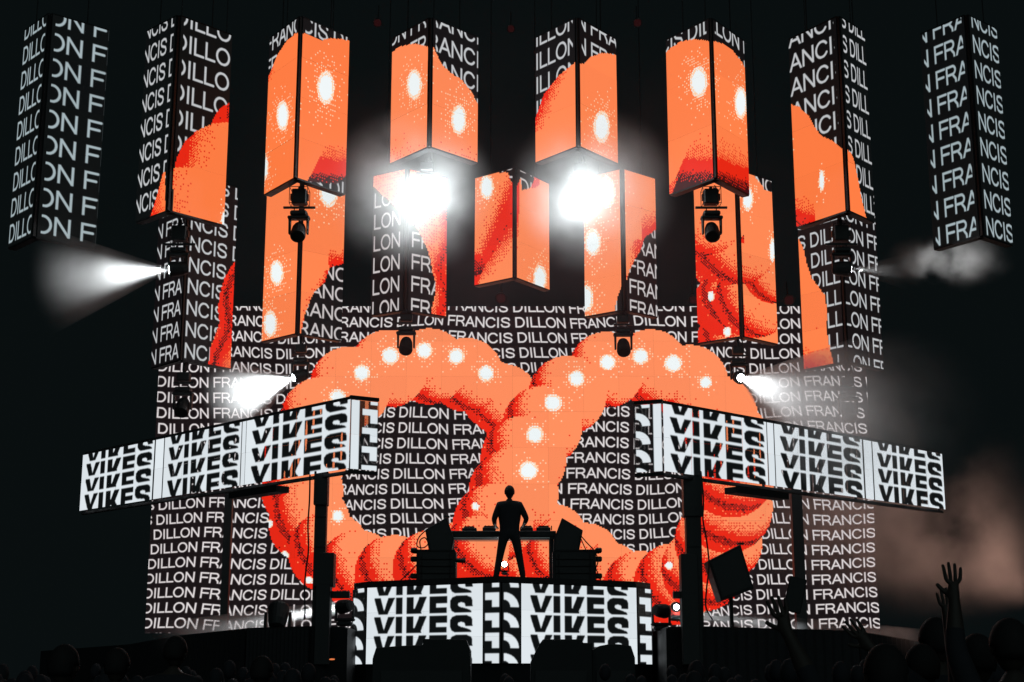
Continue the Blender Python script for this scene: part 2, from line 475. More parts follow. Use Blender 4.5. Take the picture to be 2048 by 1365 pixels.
def column_fn(key, text, tcol, warm, rows, cell, side='l'):
    s, u0, unit = text
    img, tot = string_sdf(s)
    def f(U, V, X, Y):
        rgb = np.zeros(U.shape + (3,)) + (np.array((.034, .042, .044)) if key in ('A1', 'A2', 'A7', 'A8') else np.array((.060, .048, .053)))
        fade = 1.0
        # text rows: rows = (first cap-centre fraction, pitch fraction)
        r0, pitch = rows
        cap = pitch * .72
        k = np.round((V - r0) / pitch)
        yy = (V - r0 - k * pitch) / cap + .5
        xx = (U - u0) / unit
        m = text_mask(img, tot, xx, yy, .06)
        if key[0] == 'A': m = m * ((U < .95) if side == 'l' else (U > .055)) * (U > (.06 if key == 'A8' and side == 'l' else -1))
        rgb = rgb * (1 - m[..., None]) + np.array(tcol) * m[..., None]
        if key in ART:
            layers, dots = ART[key]
            a, am = paint(X, Y, layers, dots, cell, warm)
            rgb[am] = a[am]
        return rgb
    return f

# box name: corner bottom, left bottom, right bottom, top y at the corner, text left, text right, rows (first centre px, pitch px), text colour, warm
GREY = (.64, .70, .72); LGREY = (.76, .77, .78); WARM = (.80, .77, .77)
COLS = {
 'A1': ((66, 472), (16, 496), (191, 496), 27, ('DILLO', 0, .264), ('ON FRA', -.10, .325), (30, 52), GREY, 0),
 'A2': ((336, 420), (271, 444), (448, 450), 31, ('NCIS DI', -.077, .247), ('DILLON', -.133, .28), (31, 51), LGREY, 0),
 'A3': ((590, 354), (528, 389), (691, 388), 33, ('FRANCI', -.14, .26), ('CIS DIL', -.035, .25), (44, 51), LGREY, 0),
 'A4': ((858, 292), (780, 327), (955, 325), 36, ('ON FRAN', -.12, .25), ('RANCIS', -.155, .28), (33, 49), LGREY, .35),
 'A5': ((1157, 291), (1071, 325), (1236, 327), 36, ('ILLON', .0, .27), ('N FRANC', -.085, .27), (38, 49), LGREY, .25),
 'A6': ((1432, 354), (1339, 389), (1499, 390), 37, ('CIS DILL', -.165, .25), ('LLON FR', -.125, .27), (45, 51), LGREY, .1),
 'A7': ((1697, 420), (1593, 455), (1750, 444), 33, ('ANCISX'[:5], .0, .28), ('S DILLO', 0, .24), (33, 51), LGREY, 0),
 'A8': ((1965, 470), (1867, 498), (2026, 490), 30, ('N FRAN', -.09, .27), ('NCIS', .06, .30), (33, 52), GREY, 0),
 'B1': ((361, 719), (302, 736), (461, 737), 350, ('N FRAN', -.06, .25), ('NCIS D', 0, .25), (359, 42.6), LGREY, 0),
 'B2': ((594, 666), (523, 683), (683, 681), 337, ('RANC', 0, .3), ('RANCI', -.08, .3), (375, 40), WARM, .2),
 'B3': ((810, 619), (741, 630), (892, 633), 338, ('LON F', .03, .31), ('FRANC', .06, .29), (346, 44), WARM, .4),
 'B4': ((1030, 554), (949, 571), (1099, 580), 336, ('NCIS D', .08, .3), ('DILLON', .08, .3), (365, 42), WARM, .35),
 'B5': ((1249, 619), (1170, 633), (1316, 634), 338, ('DILLON', -.6, .30), ('FRANC', .08, .30), (365, 41), WARM, .45),
 'B6': ((1485, 672), (1396, 686), (1556, 688), 340, ('DILLON', 0, .33), ('RANCI', -.1, .3), (352, 44), WARM, .3),
 'B7': ((1694, 722), (1608, 739), (1767, 739), 350, ('S DILLO', -.045, .25), ('LON FR', -.07, .24), (382, 42.4), LGREY, .1),
}
LAB = {
 'A1': 'far left hanging LED column showing only grey lettering over dark face',
 'A2': 'second hanging LED column from left, grey lettering and orange lobe low on its right face',
 'A3': 'front hanging LED column nearly all orange with dark red curve low on its right face, third from left',
 'A4': 'short front LED column showing an orange lobe above the left blinding white lamp',
 'A5': 'short front LED column showing an orange lobe above the right blinding white lamp',
 'A6': 'front hanging LED column with dark red fringe along both lower edges, third from right',
 'A7': 'front hanging LED column, orange rounded shape under large lettering, second from right',
 'A8': 'far right hanging LED column showing only grey lettering over dark face',
 'B1': 'rear LED column with narrow deep red strip along its right edge at the left end of the rear row',
 'B2': 'rear LED column with orange left face behind the left framed moving light',
 'B3': 'rear LED column with text and red ribbon edge behind the left blinding lamp',
 'B4': 'short rear LED column hanging at the centre between the two blinding lamps, all orange',
 'B5': 'rear LED column with pale orange left face and dotted lobe beside the right blinding lamp',
 'B6': 'rear LED column with stacked dark red folds behind the right framed moving light',
 'B7': 'rear LED column with wavy orange edge on its left face at the right end of the rear row',
}
INFO = {}
for key, (cb, lb, rb, ct, tl, tr, rows, tcol, warm) in COLS.items():
    Yc = 30.5 if key[0] == 'A' else 37.0
    C = PY(*cb, Yc); L = PZ(*lb, C.z); R = PZ(*rb, C.z)
    zt = PY(cb[0], ct, Yc).z
    H = zt - C.z
    Bk = L + R - C
    root = empty('hanging_led_column', (C.x, (C.y + Bk.y) / 2, C.z), LAB[key], 'led column', 'LED columns of the front row' if key[0] == 'A' else 'LED columns of the rear row')
    up = Vector((0, 0, H))
    cx = (L + R) / 2
    inw = (cx - C).normalized()
    for E in (L, R):                      # two flat cabinets meeting at the front corner, open at the back
        d = (E - C).normalized(); nb = Vector((-d.y, d.x, 0)); nb = nb if nb.y > 0 else -nb
        a0 = C + d * .07 + nb * .055; b0 = E - d * .01 + nb * .055
        MB().prism([a0, b0, b0 + nb * .10, a0 + nb * .10], up).make('cabinet', M['cabinet'], root)
        for nm, z in (('bottom_frame', -.035), ('top_frame', H + .002)):
            MB().prism([p + Vector((0, 0, z)) for p in (a0 - nb * .05, b0 - nb * .05, b0 + nb * .12, a0 + nb * .12)], Vector((0, 0, .033))).make(nm, M['steel'], root)
    MB().prism([C - inw * .0, C + (L - C).normalized() * .085 + inw * .05, C + inw * .17, C + (R - C).normalized() * .085 + inw * .05], up).make('corner_profile', M['steel'], root)
    INFO[key] = (C, L, R, Bk, zt)
    # vertical px scale at the corner
    ppx = H / (cb[1] - ct)
    r0 = (rows[0] - ct) * ppx / H; pitch = rows[1] * ppx / H
    # the corner strip without diodes
    g = .085
    cell = 3
    for side, E, txt in (('l', L, tl), ('r', R, tr)):
        d = (E - C).normalized(); Wd = (E - C).length
        if side == 'l':
            O = E + up; U = (C - d * -g) - E; U = (C + d * g) - E; 
        else:
            O = C + d * g + up; U = E - (C + d * g)
        V = -up
        N = U.cross(V).normalized()
        if N.y > 0: N = -N
        make_screen('led_picture_' + key + side, root, O - N * .05, U, V, N, .0105 if key[0] == 'A' else .0125, column_fn(key, txt, tcol, warm, (r0, pitch), cell, side), 1, max(2, round(H / 1.05)))
    # hoist chains up to the roof
    for E in (L, R):
        p = C.lerp(E, .6) + inw * .09
        MB().tube([p + up + Vector((0, 0, .03)), Vector((p.x, p.y, 17.6 if key[0] == 'A' else 21.6))], .014, 5).make('hoist_chain', M['steel'], root)
    if True:
        m_ = MB().tube([C.lerp(L, .9) + up * .5 + inw * .15, C.lerp(R, .9) + up * .5 + inw * .15], .025, 6)
        m_.make('cross_brace', M['steel'], root)

# ------------------------------------------------------------------ rear video wall
def wall_fn(U, V, X, Y):
    rgb = np.zeros(U.shape + (3,)) + np.array((.085, .055, .062))
    img, tot = string_sdf('FRANCIS DILLON ' * 7)
    per = tot / 7
    cap = 20.6; xs = .94
    y0 = Y + 2.4 * np.sin(X / 74.0 + Y / 75.0) + 1.5 * np.sin(X / 31.0 + Y / 140.0)
    yc = 645 + 30.2 * np.round((y0 - 645) / 30.2)
    x = X + 7.0 * np.sin(yc / 62.0 + X / 210.0) + 3.5 * np.sin(X / 48.0 + yc / 90.0) + 2.5 * (np.mod(y0 - 645 + 15.1, 30.2) - 15.1) / 26 * np.sin(X / 95.0 + Y / 130.0) + (yc - 760) * (X - 1024) * -8.5e-5
    y = y0
    pitch = 30.2
    k = np.round((y - 645) / pitch)
    yy = (y - 645 - k * pitch) / cap + .5
    wob = 1 + 0 * x
    xx = (x - (902 - 236 * 3)) / (cap * xs) * (per * cap * xs / 236.0)
    xx = xx + (y - 645 - k * pitch) * (-(X - 1024) * 1.6e-4 - .03) / (cap * xs)
    m = np.clip(.5 - (sample(img, xx, yy) - .006) / .09, 0, 1)
    rgb = rgb * (1 - m[..., None]) + np.array((.90, .875, .875)) * m[..., None]
    a, am = paint(X, Y, [('disc',) + t for t in TUBE], WALL_DOTS, 3, .5)
    rgb[am] = a[am]
    # cabinet grid faintly visible in black areas
    return rgb
YW = 42.0
TL = PY(312, 613, YW); TR = PY(1738, 613, YW); BL = PY(285, 1262, YW)
wz0 = 2.75; wz1 = TL.z
xl = (PY(320, 735, YW).x + PY(288, 1255, YW).x) / 2; xr = (PY(1735, 735, YW).x + PY(1757, 1255, YW).x) / 2
wall = empty('video_wall', ((xl + xr) / 2, YW, wz0), 'huge flat LED wall behind everything, orange looped tube over rows of lettering', 'video wall')
make_screen('wall_picture', wall, Vector((xl, YW + .05, wz1)), Vector((xr - xl, 0, 0)), Vector((0, 0, wz0 - wz1)), Vector((0, -1, 0)), .0125, wall_fn, 20, 9, thick=.05, gap=.002)
MB().box(((xl + xr) / 2, YW + .35, (wz0 + wz1) / 2), (xr - xl - .05, .5, wz1 - wz0 - .05)).make('rear_frame', M['steel'], wall)

# ------------------------------------------------------------------ block lettering of the banners
VH = 1.36
def vikes_raster(n=110):
    """heavy extended capitals; x 0..1 over the word, y 0..1 is what a covered row shows, to 1.36 the full letters"""
    W_ = n * 6
    yy, xx = np.mgrid[0:int(n * VH), 0:W_]
    X = (xx + .5) / W_; Y = (yy + .5) / n
    m = np.zeros(X.shape, bool)
    for p in ([(0, 0), (.064, 0), (.104, .87), (.150, 0), (.212, 0), (.137, 1), (.125, 1.36), (.085, 1.36), (.052, 1)],
              [(.232, 0), (.292, 0), (.292, 1.36), (.232, 1.36)],
              [(.343, 0), (.408, 0), (.408, .70), (.425, .70), (.472, 0), (.540, 0), (.482, .86), (.490, 1), (.530, 1.36), (.455, 1.36), (.428, 1.12), (.408, 1.20), (.408, 1.36), (.343, 1.36)],
              [(.575, 0), (.747, 0), (.747, .41), (.635, .41), (.635, .67), (.742, .67), (.742, 1.0), (.635, 1.0), (.635, 1.2), (.747, 1.2), (.747, 1.36), (.575, 1.36)],
              [(.781, .50), (.784, .25), (.805, .08), (.838, 0), (.895, -.05), (.945, 0), (.982, .1), (.996, .28), (1.0, .62), (.932, .62), (.930, .48), (.915, .40), (.885, .37), (.862, .40), (.850, .50), (.858, .60), (.885, .68), (.94, .77), (.975, .86), (.996, 1.05), (.996, 1.2), (.98, 1.36), (.925, 1.36), (.932, 1.15), (.92, 1.05), (.83, 1.0), (.800, .88), (.785, .70)]):
        m |= inpoly(X, Y, p)
    return m
VK = vikes_raster()
VK[:, 1:-1] |= VK[:, 2:] | VK[:, :-2]
VK[:, 1:-1] |= VK[:, 2:] | VK[:, :-2]
WHITE = np.array((.87, .90, .92)); INK = np.array((.045, .052, .055))
def vsample(X, Y, lim):
    ok = (X >= 0) & (X < 1) & (Y >= 0) & (Y < lim)
    i = np.clip((Y / VH * VK.shape[0]).astype(int), 0, VK.shape[0] - 1); j = np.clip((X * VK.shape[1]).astype(int), 0, VK.shape[1] - 1)
    return VK[i, j] & ok
def blur3(a):
    b = a.copy()
    b[:, 1:-1] = (a[:, :-2] + 2 * a[:, 1:-1] + a[:, 2:]) / 4
    c = b.copy(); c[1:-1] = (b[:-2] + 2 * b[1:-1] + b[2:]) / 4
    return c
def vikes_fn(x0, x1, first, pitch, see=False, gapf=.10, dim=1.0):
    def f(U, V, X, Y):
        k = np.floor((V - first) / pitch)
        yy = (V - first - k * pitch) / (pitch * (1 - gapf))
        ins = vsample((U - x0) / (x1 - x0), yy, np.where(V > first + pitch * np.floor((1 - first) / pitch), VH, 1.0))
        m = blur3(ins.astype(float))
        rgb = (WHITE * dim)[None, None] * (1 - m[..., None]) + INK * m[..., None]
        if see:
            st = 1 - m * np.where(np.sin(U * 95 + 1.2) + .7 * np.sin(U * 17 + Y / 30) > 1.35, .9, .0)
            return rgb, st
        return rgb
    return f
def strip_fn(see=False, dark=0.0):
    def f(U, V, X, Y):
        rgb = np.zeros(U.shape + (3,)) + WHITE
        rgb[(U < .12) | (U > .9)] = INK
        if see: return rgb, np.ones(U.shape)
        return rgb
    return f
def blocks_fn(kind, first, pitch, see=False):
    """white cut letter pieces on black"""
    def f(U, V, X, Y):
        k = np.floor((V - first) / pitch)
        y = (V - first - k * pitch) / pitch
        on = np.zeros(U.shape, bool)
        y = y / .75
        body = y < 1
        if kind == 'bar':        # bar with a foot at the right
            on = body & ((y < .53) | (U > .52)) & (U > .13) & (U < .92)
        elif kind == 'arc':
            x = (U - .08) / .80
            on = body & (x > 0) & (np.hypot(x, 1 - y) < 1) & (np.hypot(x / .42, (1 - y) / .5) > 1)
        elif kind == 'end':      # white strip, then bars
            on = (U < .32) & (U > .03)
            on |= body & ((y < .45) | (U > .70)) & (U > .42) & (U < .96)
        elif kind == 'endarc':   # arcs then a white strip
            x = (U - .06) / .52
            on = body & (x > 0) & (np.hypot(x, 1 - y) < 1) & (np.hypot(x / .42, (1 - y) / .5) > 1)
            on |= (U > .68) & (U < .97)
        m = blur3(on.astype(float))
        rgb = WHITE[None, None] * m[..., None] + INK * (1 - m[..., None])
        if see: return rgb, np.where(m > .5, 1.0, np.where(np.sin(U * 14) > .6, .4, .95))
        return rgb
    return f

# see-through back of the wing panels
mb_ = bpy.data.materials.new('open_mesh_back'); mb_.use_nodes = True
_b = mb_.node_tree.nodes['Principled BSDF']; _b.inputs['Base Color'].default_value = (.03, .03, .03, 1); _b.inputs['Alpha'].default_value = .15; _b.inputs['Roughness'].default_value = .8

def wing(side):
    """banner of LED mesh boxes sweeping back from the inner end"""
    if side < 0:
        ends = [(165, 912, 1022), (310, 885, 1000), (331, 878, 992), (488, 844, 966), (493, 842, 965), (700, 800, 938)]
        inner = (757, 806, 935)
        lab = 'long white LED banner with black block lettering on the left wing'
        A_ = PY(700, 800, 27.0); zb = PY(700, 938, 27.0).z
        out = Vector((-9.80, 34.0, 0)); inn = Vector((A_.x, 27.0, 0))
        cuts = [165, 309, 330, 484, 494, 702]
    else:
        lab = 'long white LED banner with black block lettering on the right wing'
        A_ = PY(1325, 808, 27.0); zb = PY(1325, 943, 27.0).z
        out = Vector((9.62, 33.3, 0)); inn = Vector((A_.x, 27.0, 0))
        inner = (1268, 812, 943)
        cuts = [1885, 1745, 1724, 1548, 1532, 1325]
    zt = A_.z
    root = empty('led_banner', (inn.x, inn.y, zb), lab, 'led banner', 'LED wing banners left and right of the DJ')
    def at_px(x):
        # point of the line inn..out seen in column x
        t = (x - 1024) / F_PX
        zc = (zt + zb) / 2 - CZ
        # X/(Y cp + zc sp) = t
        dx, dy = out.x - inn.x, out.y - inn.y
        s_ = (t * (inn.y * CP + zc * SP) - inn.x) / (dx - t * dy * CP)
        return Vector((inn.x + dx * s_, inn.y + dy * s_, 0))
    P = [at_px(c) for c in cuts]
    H = zt - zb
    segs = [(P[0], P[1], 'v'), (P[1], P[2], 's'), (P[2], P[3], 'v'), (P[3], P[4], 's'), (P[4], P[5], 'v')]
    for a, b, kind in segs:
        if side > 0: a, b = b, a
        O = Vector((a.x, a.y, zt)); U = Vector((b.x - a.x, b.y - a.y, 0)); V = Vector((0, 0, -H))
        N = U.cross(V).normalized()
        if N.y > 0: N = -N
        n = max(1, round(U.length / .75))
        fn = vikes_fn(.060, .975, -.092, .274, True, .19) if kind == 'v' else strip_fn(True)
        make_screen('banner_picture', root, O, U, V, N, .012, fn, n, 2 if kind == 'v' else 2, see=True, thick=.03, back=mb_)
    # inner end face
    E = PZ(inner[0], inner[1], zt)
    a, b = (Vector((inn.x, inn.y, 0)), Vector((E.x, E.y, 0))) if side < 0 else (Vector((E.x, E.y, 0)), Vector((inn.x, inn.y, 0)))
    O = Vector((a.x, a.y, zt)); U = Vector((b.x - a.x, b.y - a.y, 0)); V = Vector((0, 0, -H))
    N = U.cross(V).normalized()
    if N.y > 0: N = -N
    make_screen('banner_end_picture', root, O, U, V, N, .008, blocks_fn('end' if side < 0 else 'endarc', -.155, .272, True), 1, 2, see=True, thick=.03, back=mb_)
    # frame rails
    d = (out - inn).normalized(); nrm = Vector((-d.y, d.x, 0)); nrm = nrm if nrm.y > 0 else -nrm
    for z in (zt + .05, zb - .05):
        MB().tube([Vector((inn.x, inn.y, z)) + nrm * .08, Vector((out.x, out.y, z)) + nrm * .08], .04, 4).make('rail', M['steel'], root)
        MB().tube([Vector((inn.x, inn.y, z)), Vector((E.x, E.y, z))], .045, 4).make('rail', M['steel'], root)
    for q in (0, .33, .66, 1.0):
        p = inn.lerp(out, q) + nrm * .16
        MB().tube([Vector((p.x, p.y, zb - .06)), Vector((p.x, p.y, zt + .06))], .03, 6).make('upright', M['steel'], root)
    bxp = inn.lerp(out, .30) + nrm * .1
    # cable tray slung below
    MB().box((bxp.x, bxp.y, zb - .17), (1.6, .3, .12), Matrix.Rotation(math.atan2(d.y, d.x), 3, 'Z')).make('cable_tray', M['steel'], root)
    return root, zb, inn, out
wingL, zbl, innL, outL = wing(-1)
wingR, zbr, innR, outR = wing(1)

# ------------------------------------------------------------------ front LED box under the DJ
fc = PY(1003, 1166, 28.0); fz1 = fc.z; fz0 = PY(1003, 1327, 28.0).z
FL = PZ(735, 1180, fz1); FR = PZ(1272, 1183, fz1)
FL.y = min(FL.y, 30.6); FR.y = min(FR.y, 30.6)
FL = Vector((PY(735, 1180, 29.6).x, 29.6, fz1)); FR = Vector((PY(1272, 1183, 29.6).x, 29.6, fz1))
front = empty('led_riser_front', (fc.x, 28, fz0), 'white LED front of the DJ riser with black block lettering, bent in a shallow V', 'led screen')
H = fz1 - fz0
def col_point(x, a, b):
    t = (x - 1024) / F_PX; zc = (fz1 + fz0) / 2 - CZ
    dx, dy = b.x - a.x, b.y - a.y
    s_ = (t * (a.y * CP + zc * SP) - a.x) / (dx - t * dy * CP)
    return Vector((a.x + dx * s_, a.y + dy * s_, fz1))
cC = Vector((fc.x, 28.0, fz1))
rows_v = (1204 - 1166) / (H / (28.0 / F_PX * 1.025)) 
pxh = H / (28.0 / F_PX) * 1.0
pitch_v = .248; first_v = -.100
spec = [(735, 967, cC, FL, 'v'), (967, 1003, cC, FL, 'bar'), (1003, 1041, cC, FR, 'arc'), (1041, 1272, cC, FR, 'v')]
for x0, x1, a, b, kind in spec:
    p0 = col_point(x0, a, b); p1 = col_point(x1, a, b)
    U = p1 - p0; V = Vector((0, 0, -H)); N = U.cross(V).normalized()
    if N.y > 0: N = -N
    if kind == 'v':
        fn = vikes_fn(.066, .916, first_v, pitch_v, gapf=.14) if x0 < 1000 else vikes_fn(.075, .925, first_v, pitch_v, gapf=.14)
    else: fn = blocks_fn(kind, -.137, .253)
    make_screen('front_picture_' + kind, front, p0, U, V, N, .010, fn, 4 if kind == 'v' else 1, 3, thick=.03)
# narrow returns at both ends
for (a, xx, kind) in ((FL, 708, 'arc'), (FR, 1301, 'bar')):
    E = Vector((PY(xx, 1184, a.y + .55).x, a.y + .55, fz1))
    p0, p1 = (E, a) if xx < 1000 else (a, E)
    U = p1 - p0; V = Vector((0, 0, -H)); N = U.cross(V).normalized()
    if N.y > 0: N = -N
    make_screen('front_picture_end', front, p0, U, V, N, .010, blocks_fn(kind, -.137, .253), 1, 3, thick=.03)
    if xx < 1000: EL = E
    else: ER = E
off = Vector((0, .04, 0))
MB().prism([p + off + Vector((0, 0, .01)) for p in (EL, FL, cC, FR, ER, Vector((ER.x, 31.6, fz1)), Vector((EL.x, 31.6, fz1)))], Vector((0, 0, -H - 1.2))).make('riser_cabinet', M['cabinet'], front)

# ------------------------------------------------------------------ DJ riser deck
DJZ = PY(1018, 1158, 29.5).z - .06
dk = MB().prism([p + Vector((0, -.02, 0)) for p in (EL, FL, cC, FR, ER, Vector((ER.x, 32.4, fz1)), Vector((EL.x, 32.4, fz1)))], Vector((0, 0, DJZ - fz1)))
riser = dk.make('riser_deck', M['deck'])
riser.location.z += .012
tag(riser, 'black deck of the DJ riser on top of the white LED front', 'riser')
DJZ += .012

def pbox(mb, x0, y0, x1, y1, Y, depth, skew=0):
    """solid spanning the survey rectangle at depth Y, with real thickness behind it"""
    a = PY(x0, y1, Y); b = PY(x1, y0, Y)
    mb.box(((a.x + b.x) / 2, Y + depth / 2, (a.z + b.z) / 2), (b.x - a.x, depth, b.z - a.z))
    return mb
def ppoly(mb, pts, Y, depth):
    mb.prism([PY(x, y, Y) for x, y in pts], Vector((0, depth, 0)))
    return mb

# ------------------------------------------------------------------ DJ table with players
TY = 30.0
tz = PY(1018, 1060, TY).z
tbl = empty('dj_table', (PY(1008, 1060, TY).x, TY, DJZ), 'black DJ table on thin legs behind the standing person', 'table')
pbox(MB(), 900, 1062, 1112, 1074, TY, .75).make('table_top', M['plastic'], tbl, .01)
for x in (903, 1103):
    for yy in (.05, .65):
        a = PY(x, 1074, TY); a.y = TY + yy
        MB().box((a.x, a.y, (a.z + DJZ) / 2), (.07, .07, a.z - DJZ)).make('leg', M['steel'], tbl)
for k, (x0, x1) in enumerate(((904, 1110), (904, 1110), (912, 1108))):
    pbox(MB(), x0, 1075.5 + k * 3, x1, 1076.8 + k * 3, TY + .02 + .1 * k, .03).make('chrome_rail', M['alu'], tbl)
for (x0, x1, y0, lab, cat, nm) in ((924, 953, 1056, 'black media player at the left end of the DJ table', 'media player', 'media_player'),
                                   (965, 991, 1055, 'black media player on the DJ table by the person\'s left elbow', 'media player', 'media_player'),
                                   (1000, 1036, 1054, 'black mixer on the DJ table hidden behind the person', 'mixer', 'mixer'),
                                   (1040, 1066, 1055, 'black media player on the DJ table right of the person', 'media player', 'media_player'),
                                   (1073, 1101, 1055, 'black media player at the right end of the DJ table', 'media player', 'media_player')):
    base = PY((x0 + x1) / 2, 1062, TY)
    g = empty(nm, (base.x, TY + .3, base.z), lab, cat, 'players and mixer along the DJ table')
    pbox(MB(), x0, y0, x1, 1061.8, TY + .12, .36).make('casing', M['plastic'], g, .008)
    c = PY((x0 + x1) / 2, y0, TY + .3)
    MB().lathe([(0, .11), (.018, .105)], (c.x, TY + .3, c.z + .003), (0, 0, 1), 16).make('jog_wheel' if nm != 'mixer' else 'knob_plate', M['steel'], g)
    for q in (-1, 0, 1):
        MB().lathe([(0, .014), (.02, .011)], (c.x + q * .07, TY + .16, c.z + .003), (0, 0, 1), 8).make('knob', M['steel'], g)
o = MB().tube([PY(1103, 1061, TY + .2), PY(1103, 1052, TY + .2)], .012, 6).make('microphone', M['plastic'])
tag(o, 'short thin microphone standing upright at the right end of the DJ table', 'microphone')

# ------------------------------------------------------------------ monitor speakers and amp racks beside the table
def monitor(pts, Y, depth, label, group='tilted monitor speakers beside the DJ'):
    c = PY(sum(p[0] for p in pts) / len(pts), max(p[1] for p in pts), Y)
    g = empty('monitor_speaker', (c.x, Y + depth / 2, c.z), label, 'speaker', group)
    ppoly(MB(), pts, Y, depth).make('cabinet', M['cabinet'], g, .012)
    cx = sum(p[0] for p in pts) / len(pts); cy = sum(p[1] for p in pts) / len(pts)
    ins = [(cx + (x - cx) * .86, cy + (y - cy) * .86) for x, y in pts]
    ppoly(MB(), ins, Y - .02, .019).make('grille', M['steel'], g)
    a = PY(pts[1][0], pts[1][1], Y + depth * .5)
    MB().box((a.x, Y + depth * .5, a.z + .01), (.12, .14, .03)).make('handle', M['steel'], g)
    return g
monitor([(850, 1060), (893, 1035), (908, 1078), (903, 1104), (858, 1104)], 29.7, .55, 'black monitor speaker tilted inward left of the DJ table')
monitor([(1107, 1104), (1108, 1078), (1124, 1036), (1166, 1061), (1158, 1104)], 29.7, .55, 'black monitor speaker tilted inward right of the DJ table')

def rack(x0, x1, y0, y1, Y, label, side):
    c = PY((x0 + x1) / 2, y1, Y)
    g = empty('equipment_rack', (c.x, Y + .35, DJZ), label, 'rack', 'equipment racks beside the DJ table')
    a = PY(x0, y0, Y); b = PY(x1, y0, Y)
    MB().box(((a.x + b.x) / 2, Y + .35, (a.z + DJZ) / 2), (b.x - a.x, .7, a.z - DJZ)).make('case', M['cabinet'], g, .015)
    for k in range(4):
        z = DJZ + (a.z - DJZ) * (k + .6) / 4.4
        MB().box(((a.x + b.x) / 2, Y - .02, z), ((b.x - a.x) * .86, .03, (a.z - DJZ) / 4.4 * .8)).make('rack_unit', M['plastic'], g)
        for s_ in (-1, 1):
            MB().tube([((a.x + b.x) / 2 + s_ * (b.x - a.x) * .36, Y - .08, z - .05), ((a.x + b.x) / 2 + s_ * (b.x - a.x) * .36, Y - .08, z + .05)], .01, 5).make('handle', M['steel'], g)
    ox = a.x if side < 0 else b.x
    for z in (.12, .45, .62):
        MB().box((ox + side * .06, Y + .2, DJZ + z), (.13, .16, .10)).make('latch_block', M['steel'], g, .02)
    MB().box(((a.x + b.x) / 2 + side * .06, Y + .35, a.z + .012), (b.x - a.x + .08, .72, .024)).make('lid', M['cabinet'], g)
    return a, b
rack(833, 912, 1102, 1160, 29.6, 'black equipment rack under the left tilted monitor speaker', -1)
rack(1105, 1192, 1102, 1160, 29.6, 'black equipment rack under the right tilted monitor speaker', 1)

def loop_cable(pts, r, label, Y, name='cable', group='loose black cables beside the racks'):
    """smooth cable through survey points"""
    P = [PY(x, y, Y + (p[0] if p else 0)) for x, y, *p in pts]
    out = []
    for i in range(len(P) - 1):
        p0 = P[max(i - 1, 0)]; p1 = P[i]; p2 = P[i + 1]; p3 = P[min(i + 2, len(P) - 1)]
        for k in range(6):
            t = k / 6
            out.append(.5 * ((2 * p1) + (p2 - p0) * t + (2 * p0 - 5 * p1 + 4 * p2 - p3) * t * t + (3 * p1 - p0 - 3 * p2 + p3) * t ** 3))
    out.append(P[-1])
    o = MB().tube(out, r, 6).make(name, M['plastic'], None, smooth=True)
    return tag(o, label, 'cable', group)
loop_cable([(853, 1060), (838, 1075), (834, 1092), (846, 1096), (856, 1088), (850, 1076), (840, 1082), (842, 1100)], .012, 'coiled black cable on top of the left equipment rack', 29.6)
loop_cable([(833, 1130), (822, 1142), (812, 1152), (800, 1162)], .012, 'black cable trailing down left of the left rack', 29.6)
loop_cable([(1160, 1070), (1172, 1084), (1188, 1102), (1196, 1122), (1190, 1145), (1202, 1160)], .012, 'black cable hanging over the right side of the right rack', 29.6)
loop_cable([(1162, 1078), (1172, 1100), (1184, 1112), (1190, 1132), (1196, 1148)], .010, 'thin black cable looping down beside the right rack', 29.6)
loop_cable([(1065, 1161), (1075, 1156), (1085, 1160), (1094, 1153), (1100, 1160)], .012, 'black cable lying on the riser right of the person', 29.7)
loop_cable([(912, 1121), (925, 1122), (931, 1122)], .045, 'thick black cable end sticking out of the left rack', 29.65)

# ------------------------------------------------------------------ people
def skin_mesh(name, joints, edges, m, sub=1, root=0):
    me = bpy.data.meshes.new(name)
    me.from_pydata([tuple(j[0]) for j in joints], edges, [])
    o = bpy.data.objects.new(name, me)
    COL.objects.link(o)
    md = o.modifiers.new('s', 'SKIN'); md.use_smooth_shade = True
    for i, j in enumerate(joints):
        sv = me.skin_vertices[0].data[i]
        r = j[1]
        sv.radius = (r, r) if not isinstance(r, tuple) else r
        sv.use_root = (i == root)
    md2 = o.modifiers.new('u', 'SUBSURF'); md2.levels = sub; md2.render_levels = sub
    dg = bpy.context.evaluated_depsgraph_get()
    ev = o.evaluated_get(dg)
    new = bpy.data.meshes.new_from_object(ev)
    bpy.data.objects.remove(o); bpy.data.meshes.remove(me)
    for p in new.polygons: p.use_smooth = True
    new.materials.clear(); new.materials.append(m)
    return new

